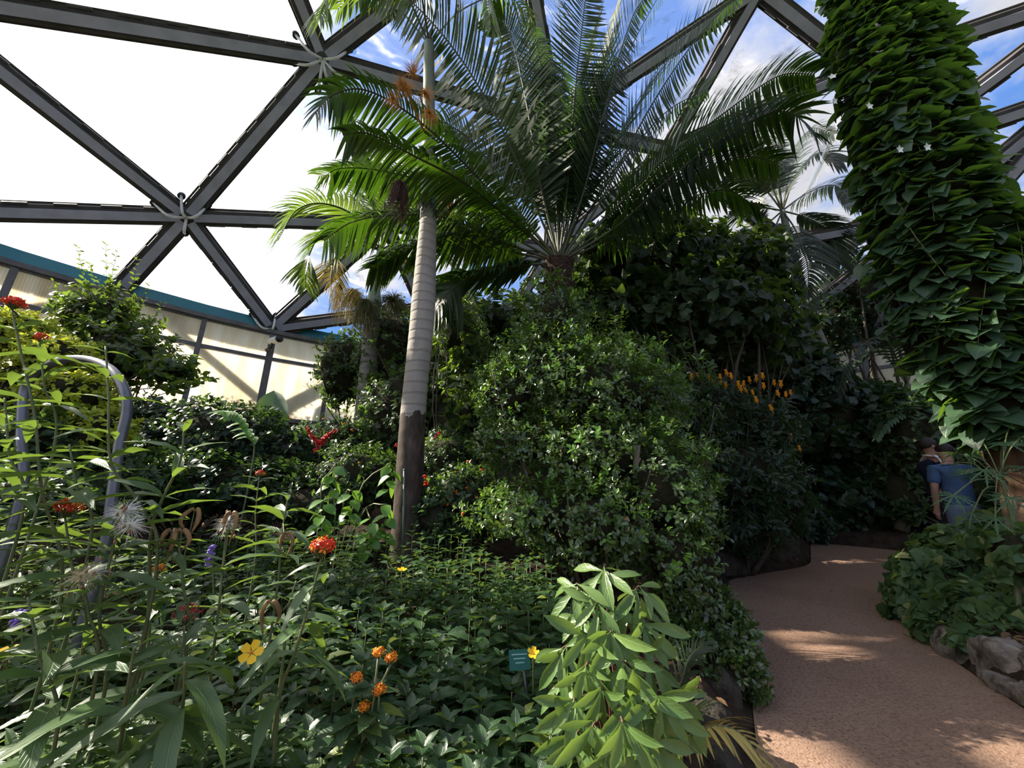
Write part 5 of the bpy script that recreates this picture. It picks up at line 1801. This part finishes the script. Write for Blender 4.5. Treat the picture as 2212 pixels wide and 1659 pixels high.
milkweed('milkweed bursting with a large tuft of white seed silk', [(262, 1120, .92), (240, 1200, .93), (215, 1330, .95), (225, 1500, 1.0)], 6, 0.146, 8, fluff=[((270, 1105, .92), 190, .055, M_FLUFF), ((282, 1135, .90), 120, .05, M_FLUFF)], bare=.45)
milkweed('tall thin milkweed stalk topped by a small white seed tuft', [(490, 1140, 1.05), (478, 1260, 1.05), (462, 1400, 1.05), (440, 1560, 1.08)], 6, 0.122, 9, fluff=[((490, 1132, 1.05), 130, .045, M_FLUFF)], pods=[(500, 1112, 1.04)])
milkweed('milkweed with yellowed seed silk under the white tuft', [(178, 1258, .9), (190, 1320, .92), (205, 1480, .95)], 6, 0.146, 10, fluff=[((175, 1245, .9), 130, .05, M_FLUFFY), ((205, 1235, .92), 90, .04, M_FLUFF)])
milkweed('milkweed stalk with two curled brown seed pods', [(385, 1170, 1.0), (395, 1260, 1.0), (400, 1420, 1.02)], 6, 0.122, 11, pods=[(370, 1150, 1.0), (392, 1150, 1.0), (420, 1105, 1.02)])
milkweed('dry milkweed stalk with hanging brown pod above the yellow flower', [(640, 1255, 1.05), (620, 1330, 1.05), (605, 1480, 1.05)], 5, 0.122, 12, pods=[(585, 1305, 1.0)])
milkweed('leafy milkweed at the left edge with small orange flowers', [(85, 738, 1.15), (95, 830, 1.15), (110, 1000, 1.2)], 9, 0.134, 13, head=(.018, 12, RO, .010))
milkweed('milkweed in the left corner with long dark leaves', [(60, 1290, .85), (85, 1420, .85), (120, 1600, .9)], 8, 0.159, 14)
milkweed('milkweed with broad grey-green leaves hanging at the bottom', [(400, 1430, .78), (395, 1520, .80), (370, 1650, .85)], 7, 0.146, 15, droop=.5, bare=.3)
milkweed('milkweed with long arching leaves near the bottom left', [(290, 1400, .80), (270, 1520, .82), (250, 1650, .9)], 7, 0.159, 16)
milkweed('milkweed with tiny orange flower low in the leaves', [(340, 1240, 1.1), (325, 1330, 1.1), (310, 1450, 1.1)], 7, 0.134, 17, head=(.014, 9, [FL_ORAN], .009))
milkweed('milkweed leaning out from the left edge in the sun', [(10, 860, 1.0), (20, 980, 1.0), (40, 1150, 1.0)], 9, 0.146, 18)
milkweed('milkweed with sunlit narrow leaves behind the young shoot', [(560, 1030, 1.9), (552, 1110, 1.9), (550, 1220, 1.9)], 8, 0.159, 19, head=(.02, 10, RO, .011))
milkweed('milkweed with bent stem between the hoop and the seed tuft', [(150, 960, .95), (165, 1050, .95), (190, 1200, 1.0)], 9, 0.146, 20)

# orange lantana heads on long stalks
for i, (px, py) in enumerate([(770, 1464), (818, 1410), (845, 1421), (820, 1490), (787, 1525)]):
    Yb = 0.98
    p = P(px, py, Yb)
    e = empty('lantana_sprig', P(760 + 5 * i, 1640, 1.0), ['lantana sprig with the lowest-left orange flower head', 'lantana sprig with the upper of two orange flower heads', 'lantana sprig with the fullest orange flower head', 'lantana sprig with a half-hidden brownish orange head', 'lantana sprig with a small low orange flower head'][i], 'flower', 'orange lantana sprigs')
    foot = P(745 + 5 * i, 1659, 1.02)
    flower_head(e, p, 0.013, 16, [FL_ORAN], .0075, 200 + i, foot, 0.5)
    LV = Leaves(e, 'ovate', M_LANT, 20)
    for k in range(6):
        c = foot + (p - foot) * (0.25 + 0.09 * k)
        a = k * 1.6 + i
        LV.add(c, np.array([math.cos(a), 0.6 * math.sin(a) - .3, 0.15]), (0, -.1, 1), .07)


def big_flower(label, p, R, nrm, seed, foot):
    e = empty('yellow_flower', foot, label, 'flower')
    a = Acc()
    for j in range(5):
        ph = j * 2 * math.pi / 5
        o = np.array([math.cos(ph), math.sin(ph), 0])
        n = np.array([-math.sin(ph), math.cos(ph), 0])
        a = Acc()
        V = [o * .08, o * .5 - n * .36 + [0, 0, .16], o * .92 - n * .34 + [0, 0, .30], o * 1.0 + [0, 0, .27], o * .92 + n * .34 + [0, 0, .30], o * .5 + n * .36 + [0, 0, .16], o * .5 + [0, 0, .1]]
        Rm = np.array(Vector(tuple(nrm)).to_track_quat('Z', 'Y').to_matrix())
        a.add(np.array(V) * R @ Rm.T + p, [(0, 1, 6), (1, 2, 3, 6), (6, 3, 4, 5), (0, 6, 5)])
        a.obj('petal', M_YEL, e)
    Acc().ball(np.asarray(p) + unit(nrm) * R * .1, R * .12, 6, 5).obj('flower_centre', M_ORAN, e)
    Acc().tube(spline([p, (p + foot) / 2, foot], 6), 0.002, 5).obj('stalk', M_STEM, e)


big_flower('single bright yellow five-petalled flower among grey-green leaves', P(543, 1410, .98), .024, (0.3, -.8, .5), 1, P(540, 1500, 1.02))
big_flower('small yellow flower in the sunlit leaves before the palm foot', P(868, 1232, 1.85), .022, (0.1, -.2, 1), 2, P(868, 1290, 1.9))
big_flower('half-hidden yellow flower at the left picture edge', P(15, 1413, .95), .022, (0.1, -.3, 1), 3, P(15, 1500, 1.0))
big_flower('yellow flower behind the green plant tag', P(1152, 1412, 1.25), .018, (0.1, -.5, .6), 4, P(1152, 1500, 1.3))


def verbena(label, q, foot, seed):
    e = empty('violet_flower', P(*foot), label, 'flower')
    p, f = P(*q), P(*foot)
    a = Acc()
    r = np.random.default_rng(seed)
    for i in range(26):
        a.ball(p + np.array([r.normal(0, .004), r.normal(0, .004), -0.0018 * i]), (.006, .006, .004), 5, 4)
    a.obj('flower_spike', M_PURP, e)
    Acc().tube(spline([p, (p + f) / 2, f], 6), .002, 4).obj('stalk', M_STEM, e)


verbena('small violet flower spike left of the tall seed stalk', (458, 1180, 1.1), (462, 1300, 1.1), 1)
verbena('pale violet flower low at the left edge', (45, 1318, 1.2), (50, 1420, 1.2), 2)
verbena('blue-violet flower spike below the translucent wall', (418, 880, 3.9), (420, 930, 4.0), 3)


# the pale whorled shrub at the front -----------------------------------------
def build_whorled():
    base_p = P(1330, 1650, 1.32)
    gz = ground_z(base_p[0], base_p[1])
    base = np.array([base_p[0], base_p[1], gz - 0.03])
    root = empty('whorled_shrub', base, 'pale green shrub with drooping whorls of long smooth leaves at the front', 'shrub')
    r = np.random.default_rng(77)
    LV = Leaves(root, 'whorl', M_PITT, 300, nvar=6, wide=0.72)
    W = [(1305, 1225, 1.15), (1290, 1300, 1.12), (1380, 1265, 1.15), (1245, 1260, 1.15), (1320, 1365, 1.08), (1270, 1370, 1.12), (1390, 1345, 1.12), (1345, 1430, 1.05), (1265, 1440, 1.08), (1215, 1400, 1.18), (1400, 1420, 1.1),
         (1300, 1490, 1.05), (1240, 1510, 1.08), (1370, 1500, 1.02), (1425, 1510, 1.0), (1345, 1560, .95), (1280, 1570, 1.02), (1240, 1590, 1.08), (1310, 1630, 1.0), (1400, 1600, 1.0), (1460, 1500, 1.05), (1255, 1330, 1.2), (1350, 1310, 1.2), (1420, 1560, 1.1), (1225, 1460, 1.2)]
    hub = P(1320, 1420, 1.3)
    ac = Acc()
    for i, q in enumerate(W):
        p = P(*q)
        s = hub if i < 12 else P(1330, 1560, 1.3)
        C = spline([base, (base + s) / 2 + r.normal(0, .02, 3), (s + p) / 2 + np.array([0, 0, .02]), p], 14)
        ac.tube(C, np.linspace(.005, .0025, 14), 5)
        a = unit(unit(p - s) + np.array([0, -.25, .15 if i < 4 else -.15]) + r.normal(0, .15, 3))
        x = unit(np.cross(a, r.normal(0, 1, 3)))
        y = np.cross(a, x)
        n = 7
        for k in range(n):
            ph = k * 2.39996 + i
            rd = x * math.cos(ph) + y * math.sin(ph)
            sp = math.radians(58 + r.normal(0, 12))
            d = unit(a * math.cos(sp) + rd * math.sin(sp) + np.array([0, 0, -.8]))
            LV.add(p - a * .004 * k, d, a * math.sin(sp) - rd * math.cos(sp) + np.array([0, 0, .4]), .106 * r.uniform(.7, 1.15))
    ac.obj('branches', simple('reddish_twig', (.13, .06, .04), .7), root)


build_whorled()


# banana, coral flowers, compound-leaf sprig -----------------------------------
def build_banana():
    b = P(585, 985, 5.4)
    root = empty('banana_plant', (b[0], b[1], ground_z(b[0], b[1])), 'banana plant with one broad upright grey-green leaf below the wall', 'plant')
    Acc().tube(spline([np.array([b[0], b[1], ground_z(b[0], b[1])]), P(583, 960, 5.4)], 6), np.linspace(.08, .05, 6), 10).obj('stem', M_STEM, root)
    LV = Leaves(root, 'banana', M_BAN, 10, nvar=3, wide=1.2)
    for q, d, n, l in [((575, 965, 5.3), (-.10, -.05, 1), (0.25, -1, .1), .85), ((590, 960, 5.2), (.75, -.3, .35), (-.2, -.5, 1), .62), ((565, 960, 5.3), (-.55, -.4, -.10), (-.4, -.6, 1), .5), ((600, 950, 5.6), (.9, .4, .6), (-.3, -.6, .8), .7)]:
        LV.add(P(*q), np.array(d, float), np.array(n, float), l)
    # coral-red racemes
    b = P(690, 1000, 4.2)
    r2 = empty('coral_plant', (b[0], b[1], ground_z(b[0], b[1])), 'plant with forked coral-red flower racemes left of the palms', 'plant')
    r = np.random.default_rng(3)
    Acc().tube(spline([np.array([b[0], b[1], ground_z(b[0], b[1])]), P(690, 985, 4.1), P(690, 965, 4.1)], 8), .008, 5).obj('stem', M_STEM, r2)
    coral = simple('coral_red', (.58, .03, .025), .5)
    for tip in [(662, 925), (725, 930), (700, 945), (680, 975), (712, 935), (672, 940)]:
        a = Acc()
        c = spline([P(690, 968, 4.1), P((690 + tip[0]) / 2, (960 + tip[1]) / 2, 4.1), P(*tip, 4.05)], 14)
        a.tube(c, .004, 4)
        for p in c[3:]:
            for k in range(4):
                d = unit(r.normal(0, 1, 3))
                a.tube([p, p + d * .03], [.004, .006], 4)
        a.obj('flower_raceme', coral, r2)
    LV = Leaves(r2, 'ovate', M_HEDGE, 40)
    for k in range(26):
        a = k * 2.4
        LV.add(P(690, 990, 4.15) + np.array([math.cos(a), math.sin(a), 0]) * .05 - np.array([0, 0, .02 * (k % 8)]), (math.cos(a), math.sin(a), .3), (0, 0, 1), .13)
    # bright compound leaf
    b = P(545, 985, 3.3)
    r3 = empty('compound_leaf_sprig', (b[0], b[1], ground_z(b[0], b[1])), 'upright sprig with bright yellow-green paired leaflets left of the banana leaf', 'plant')
    C = spline([np.array([b[0], b[1], ground_z(b[0], b[1])]), P(548, 985, 3.3), P(535, 930, 3.25), P(510, 895, 3.2), P(485, 890, 3.15)], 30)
    Acc().tube(C, np.linspace(.008, .003, 30), 5).obj('stem', M_STEM, r3)
    LV = Leaves(r3, 'ovate', M_BOXY, 40)
    for k in range(11, 30, 2):
        for sd in (-1, 1):
            LV.add(C[k], np.array([sd * .7 - .2, -.5, -.35 + .3 * (sd < 0)]), (0, -.5, .9), .12)
    # bright broad-leaved saplings before the palm foot
    b = P(735, 1090, 3.1)
    r4 = empty('broadleaf_sapling', (b[0], b[1], ground_z(b[0], b[1])), 'sapling with bright broad pointed leaves left of the dark palm foot', 'plant')
    LV = Leaves(r4, 'roundish', M_BOXY, 60)
    ac = Acc()
    rr = np.random.default_rng(8)
    for i, q in enumerate([(720, 1010, 3.1), (760, 1060, 3.0), (845, 1000, 3.15), (800, 1120, 2.9), (700, 1080, 2.9), (835, 1090, 3.0)]):
        p = P(*q)
        ac.tube(spline([np.array([b[0], b[1], ground_z(b[0], b[1])]), (b + p) / 2 + rr.normal(0, .05, 3), p], 8), .006, 4)
        for k in range(7):
            a = k * 2.4 + i
            LV.add(p - np.array([0, 0, .035 * k]), np.array([math.cos(a), .6 * math.sin(a) - .3, -.5]), np.array([0, -.5, .8]) + rr.normal(0, .2, 3), .12)
    ac.obj('stems', M_STEM, r4)


build_banana()


# garden hardware --------------------------------------------------------------
def build_hardware():
    pts = PP([(222, 1195, 1.45), (240, 1085, 1.45), (258, 960, 1.45), (274, 890, 1.45), (268, 840, 1.45), (235, 795, 1.48), (180, 776, 1.52), (120, 782, 1.56), (75, 810, 1.60), (52, 850, 1.62), (46, 950, 1.62), (40, 1100, 1.62)])
    g0, g1 = pts[0].copy(), pts[-1].copy()
    g0[2], g1[2] = ground_z(*g0[:2]) - .05, ground_z(*g1[:2]) - .05
    e = empty('steel_hoop', g0, 'bent galvanised steel hoop standing in the milkweed', 'hoop')
    Acc().tube(spline([g0] + pts + [g1], 70), .017, 12).obj('tube', M_STEEL, e)
    Acc().tube([g0 + np.array([0, 0, .0]), g0 + np.array([0, 0, .10])], .022, 10).obj('foot_sleeve', M_STEEL, e)
    for px, py, Y, s, lab, yb in ((1122, 1425, 1.42, .055, 'dark green plant tag on a stake among the lantana', 1560), (1413, 1565, 1.12, .05, 'dark green plant tag half hidden by the pale whorled shrub', 1655)):
        p = P(px, py, Y)
        e = empty('plant_tag', P(px + 22, yb, Y), lab, 'plant tag')
        Rm = np.array(Vector((0.15, -0.9, .45)).to_track_quat('Z', 'Y').to_matrix())
        Acc().box(p, s * 1.2, s, .003, Rm).obj('plate', M_TAGG, e, smooth=False)
        ac = Acc()
        for k in range(3):
            ac.box(p + Rm @ np.array([0, s * (.25 - .2 * k), .002]), s * (.9 - .2 * k), s * .06, .0006, Rm)
        ac.obj('print', simple('pale_print', (.25, .42, .38), .6), e, smooth=False)
        Acc().tube([p + np.array([.012, .004, -.02]), P(px + 22, yb, Y + .02)], .004, 6).obj('stake', M_STEEL, e)


build_hardware()


# people -----------------------------------------------------------------------
def skinned(name, verts, edges, radii, mat, parent, sub=2):
    me = bpy.data.meshes.new(name)
    off = world_loc(parent)
    me.from_pydata([tuple(np.asarray(v) - off) for v in verts], edges, [])
    o = bpy.data.objects.new(name, me)
    COL.objects.link(o)
    o.parent = parent
    o.modifiers.new('skin', 'SKIN')
    for i, r in enumerate(radii):
        d = me.skin_vertices[0].data[i]
        d.radius = (r, r) if np.isscalar(r) else r
        d.use_root = (i == 0)
    s = o.modifiers.new('sub', 'SUBSURF')
    s.levels = s.render_levels = sub
    dg = bpy.context.evaluated_depsgraph_get()
    ev = o.evaluated_get(dg)
    me2 = bpy.data.meshes.new_from_object(ev)
    o.modifiers.clear()
    o.data = me2
    me2.materials.clear()
    me2.materials.append(mat)
    me2.polygons.foreach_set('use_smooth', [True] * len(me2.polygons))
    return o


def chain(Vv, Ee, Rr, pts, radii, start=None):
    prev = start
    ids = []
    for p, r in zip(pts, radii):
        Vv.append(np.asarray(p, float))
        Rr.append(r)
        i = len(Vv) - 1
        if prev is not None:
            Ee.append((prev, i))
        prev = i
        ids.append(i)
    return ids


def person(label, foot, face, Hh, shirt_mat, trouser_mat, hair_mat, stripes=False, glasses=False, arm_l=None, arm_r=None, bow=0.0, broad=1.0, tilt=0.0):
    """standing figure; face = direction the body faces (radians about z, 0 = +x)"""
    f = np.array([math.cos(face), math.sin(face), 0])
    l = np.array([-math.sin(face), math.cos(face), 0])      # the person's left
    up = np.array([0, 0, 1.0])
    s = Hh / 1.78
    skin = simple('skin', (.42, .23, .16), .5, .4, col2=(.36, .19, .13), nscale=6)
    O = np.asarray(foot, float)
    root = empty('person', O, label, 'person')

    def q(a, b, c):
        return O + (f * a + l * b * broad + up * c) * s
    V, E, R = [], [], []
    pel = chain(V, E, R, [q(0, 0, .96)], [.13 * s])[0]
    tor = chain(V, E, R, [q(0, 0, 1.12), q(.01, 0, 1.28), q(0, 0, 1.42), q(.0, 0, 1.50)], [(.115 * s, .10 * s), (.14 * s, .11 * s), (.12 * s, .09 * s), .062 * s], pel)
    hx = bow
    chain(V, E, R, [q(.01 + hx * .3, -tilt * .3, 1.555), q(.03 + hx * .6, -tilt * .6, 1.62), q(.025 + hx, -tilt, 1.69 - hx * .2), q(.01 + hx, -tilt, 1.745 - hx * .3)], [.056 * s, .078 * s, .094 * s, .066 * s], tor[3])
    hd = q(.025 + hx, -tilt, 1.675 - hx * .2)
    arms = {}
    for sd, pose in ((1, arm_l), (-1, arm_r)):
        pose = pose or [(.0, .235, 1.18), (.04, .25, .94)]
        sh = q(0, sd * .175, 1.43)
        el = q(pose[0][0], sd * pose[0][1], pose[0][2])
        wr = q(pose[1][0], sd * pose[1][1], pose[1][2])
        dr = unit(wr - el)
        ids = chain(V, E, R, [sh, (sh + el) / 2, el, (el + wr) / 2, wr, wr + dr * .05 * s], [.062 * s, .050 * s, .042 * s, .042 * s, .029 * s, (.038 * s, .022 * s)], tor[2])
        hand = wr + dr * .085 * s
        sidev = unit(np.cross(dr, l * sd))
        pal = chain(V, E, R, [hand], [(.040 * s, .020 * s)], ids[-1])[0]
        for k in range(4):
            b = hand + sidev * (.024 - .016 * k) * s
            ln = (.034, .040, .038, .030)[k] * s
            chain(V, E, R, [b + dr * .02 * s, b + dr * (.02 * s + ln) - l * sd * .006 * s, b + dr * (.02 * s + 1.7 * ln) - l * sd * .022 * s], [.0095 * s, .0088 * s, .0075 * s], pal)
        tb = wr + dr * .05 * s + sidev * .03 * s
        chain(V, E, R, [tb, tb + dr * .03 * s + sidev * .022 * s, tb + dr * .062 * s + sidev * .022 * s], [.012 * s, .011 * s, .009 * s], ids[-1])
        arms[sd] = (sh, el, wr)
    legs = {}
    for sd in (1, -1):
        pts = [q(0, sd * .095, .86), q(.015, sd * .10, .50), q(-.01, sd * .105, .26), q(-.01, sd * .105, .09), q(.07, sd * .115, .04), q(.16, sd * .125, .025)]
        chain(V, E, R, pts, [.092 * s, .060 * s, .055 * s, .040 * s, .045 * s, .030 * s], pel)
        legs[sd] = pts
    body = skinned('body', V, E, R, skin, root)
    # face features
    a = Acc()
    a.tube([hd + (f * .080 + up * .03) * s, hd + (f * .108 - up * .012) * s, hd + (f * .088 - up * .025) * s], [.008 * s, .014 * s, .012 * s], 6)
    a.obj('nose', skin, root)
    for sd in (1, -1):
        Acc().ball(hd + (l * sd * .086 - up * .0) * s, (.017 * s, .017 * s, .030 * s), 8, 6).obj('ear', skin, root)
        Acc().ball(hd + (f * .080 + l * sd * .032 + up * .018) * s, .011 * s, 8, 6).obj('eye', M_WHITE, root)
    Acc().box(hd + (f * .088 - up * .055) * s, .012 * s, .045 * s, .012 * s, np.stack([f, l, up], -1)).obj('mouth', simple('lips', (.35, .13, .11), .5), root)
    # hair: cap over the back and top of the head
    hb = Acc().ball((0, 0, 0), 1, 20, 14)
    HV = np.concatenate(hb.v)
    rr = np.random.default_rng(4)
    k = 1 + rr.normal(0, .012, len(HV))
    HV = HV * k[:, None]
    low = HV[:, 2] < (-.55 + .95 * np.clip((HV[:, 0] + .15) / .9, 0, 1))
    W3 = np.where(low[:, None], .86, 1.0)
    HV = HV * np.array([.108, .094, .112]) * W3
    cen = hd + (f * -.008 + up * .038) * s
    Rm = np.stack([f, l, up], -1)
    Acc().add(HV * s @ Rm.T + cen, hb.f).obj('hair', hair_mat, root)
    if glasses:
        g = simple('dark_glass', (.01, .01, .012), .15)
        for sd in (1, -1):
            Acc().box(hd + (f * .096 + l * sd * .034 + up * .018) * s, .008 * s, .05 * s, .034 * s, Rm).obj('sunglass_lens', g, root)
            Acc().box(hd + (f * .035 + l * sd * .090 + up * .022) * s, .12 * s, .006 * s, .008 * s, Rm).obj('sunglass_arm', g, root)
    # shirt
    V, E, R = [], [], []
    p0 = chain(V, E, R, [q(0, 0, 1.10)], [(.165 * s * broad, .135 * s)])[0]
    chain(V, E, R, [q(0, 0, .92)], [(.17 * s * broad, .14 * s)], p0)
    t = chain(V, E, R, [q(.0, 0, 1.28), q(-.005, 0, 1.385), q(-.005, 0, 1.455), q(0, 0, 1.495)], [(.185 * s * broad, .130 * s), (.158 * s * broad, .118 * s), (.112 * s, .092 * s), (.078 * s, .074 * s)], p0)
    for sd in (1, -1):
        sh, el, wr = arms[sd]
        chain(V, E, R, [sh + (l * sd * .005 - up * .012) * s, sh + (el - sh) * .45, sh + (el - sh) * .80], [.083 * s, .074 * s, .071 * s], t[1])
    skinned('shirt', V, E, R, shirt_mat, root)
    if stripes:
        for sd in (1, -1):
            sh, el, wr = arms[sd]
            for k in (-1, 0, 1):
                o = f * (.022 * k) * s
                c = spline([q(.02, sd * .075, 1.535) + o, q(0, sd * .14, 1.53) + o, q(0, sd * .235, 1.48) + o, sh + (el - sh) * .25 + l * sd * .093 * s + o, sh + (el - sh) * .75 + l * sd * .086 * s + o], 16)
                Acc().tube(c, .010 * s, 6).obj('sleeve_stripe', M_WHITE, root)
            c0 = sh + (el - sh) * .80
            dr = unit(el - sh)
            Acc().tube([c0 - dr * .012, c0 + dr * .012], .078 * s, 14).obj('sleeve_cuff', M_WHITE, root)
        an = np.linspace(0, 2 * math.pi, 20)
        Acc().tube(np.array([q(.0 + .075 * math.cos(x), .078 * math.sin(x), 1.525 - .03 * math.cos(x)) for x in an]), .010 * s, 6).obj('collar', M_WHITE, root)
    # trousers and shoes
    V, E, R = [], [], []
    p0 = chain(V, E, R, [q(0, 0, .95)], [(.155 * s, .13 * s)])[0]
    chain(V, E, R, [q(0, 0, 1.03)], [(.150 * s, .125 * s)], p0)
    for sd in (1, -1):
        pts = legs[sd]
        chain(V, E, R, [pts[0], pts[1], pts[2], pts[3] + up * .02], [.112 * s, .085 * s, .078 * s, .072 * s], p0)
    skinned('trousers', V, E, R, trouser_mat, root)
    for sd in (1, -1):
        c = q(.06, sd * .112, .045)
        Acc().ball(c, (.14 * s, .052 * s, .05 * s), 12, 8, Rm).obj('shoe', simple('dark_shoe', (.03, .03, .035), .6), root)
    return root


m_blue = simple('blue_cotton', (.075, .135, .25), .85, .2, col2=(.055, .10, .20), nscale=10, bstr=.3, bdist=.02)
m_navy = simple('navy_cotton', (.012, .014, .035), .8, .2)
m_jean = simple('faded_denim', (.17, .22, .29), .85, .2, col2=(.12, .16, .23), nscale=14)
m_dtro = simple('dark_trousers', (.03, .03, .04), .85, .2)
m_hair = simple('dark_brown_hair', (.030, .017, .012), .55, .4, col2=(.018, .010, .008), nscale=40, bstr=.5, bdist=.01)
pb = P(2084, 1105, 5.25)
person('man in a blue t-shirt and jeans with his back turned, behind the cut leaves', (pb[0], pb[1], float(path_z(pb[1]))), math.radians(80), 1.70, m_blue, m_jean, m_hair, arm_l=[(-.03, .245, 1.15), (.06, .225, .90)], arm_r=[(.02, .24, 1.16), (.12, .2, .95)], bow=.10, broad=1.2, tilt=.07)
pn = P(2046, 1105, 6.0)
person('dark-haired man in a navy shirt with white shoulder stripes, looking sideways', (pn[0], pn[1], float(path_z(pn[1]))), math.radians(-22), 1.80, m_navy, m_dtro, m_hair, stripes=True, glasses=True, arm_l=[(.05, .23, 1.2), (.25, .12, 1.22)], arm_r=[(.0, .235, 1.18), (.1, .2, .97)])

# shrubs outside the translucent wall, seen as shadows
for i, (phi, z, sr) in enumerate([(128.6, 3.75, .75), (124.6, 4.15, .80), (131.4, 3.6, .65), (120.8, 3.9, .7)]):
    c = ring_pt(phi, z, RING_R + 1.15)
    bush('outdoor_shrub', ['outdoor shrub casting its shadow on the panel left of the main post', 'outdoor shrub casting its shadow right of the main post', 'outdoor shrub shadowing the panel left of the banana leaf', 'outdoor shrub behind the panel nearest the small palm'][i], 'shrub',
         [np.array([c[0], c[1], z, sr, sr * .8, sr * .9]), np.array([c[0] + .2, c[1], z - 1.6, sr, sr * .8, 1.6])], 330, 'small', .10, M_HEDGE, k=5, seed=90 + i, singles=0, core=.5, trunk=.05)

# fallen leaves on the bed soil
def build_litter():
    root = empty('leaf_litter', (0, 0, 0), 'scattered dry brown leaves on the bed soil beside the path', 'leaves', kind='stuff')
    mat = leaf_mat('dry_leaf', (.10, .055, .025), (.22, .13, .06), (.2, .1, .04), .7, .3, .15)
    LV = Leaves(root, 'small', mat, 0, mass='litter')
    r = np.random.default_rng(12)
    xy = np.stack([r.uniform(-3, 6, 9000), r.uniform(.3, 8, 9000)], -1)
    d = path_dist(xy[:, 0], xy[:, 1])
    xy = xy[(d > .1) & (d < 1.6)][:2600]
    z = np.array([ground_z(*q) for q in xy]) + .012
    n = len(xy)
    a = r.uniform(0, 6.28, n)
    LV.add(np.column_stack([xy, z]), np.stack([np.cos(a), np.sin(a), r.normal(0, .2, n)], -1), np.array([0, 0, 1.0]) + r.normal(0, .3, (n, 3)), r.uniform(.04, .09, n))


build_litter()
finish_leaves()
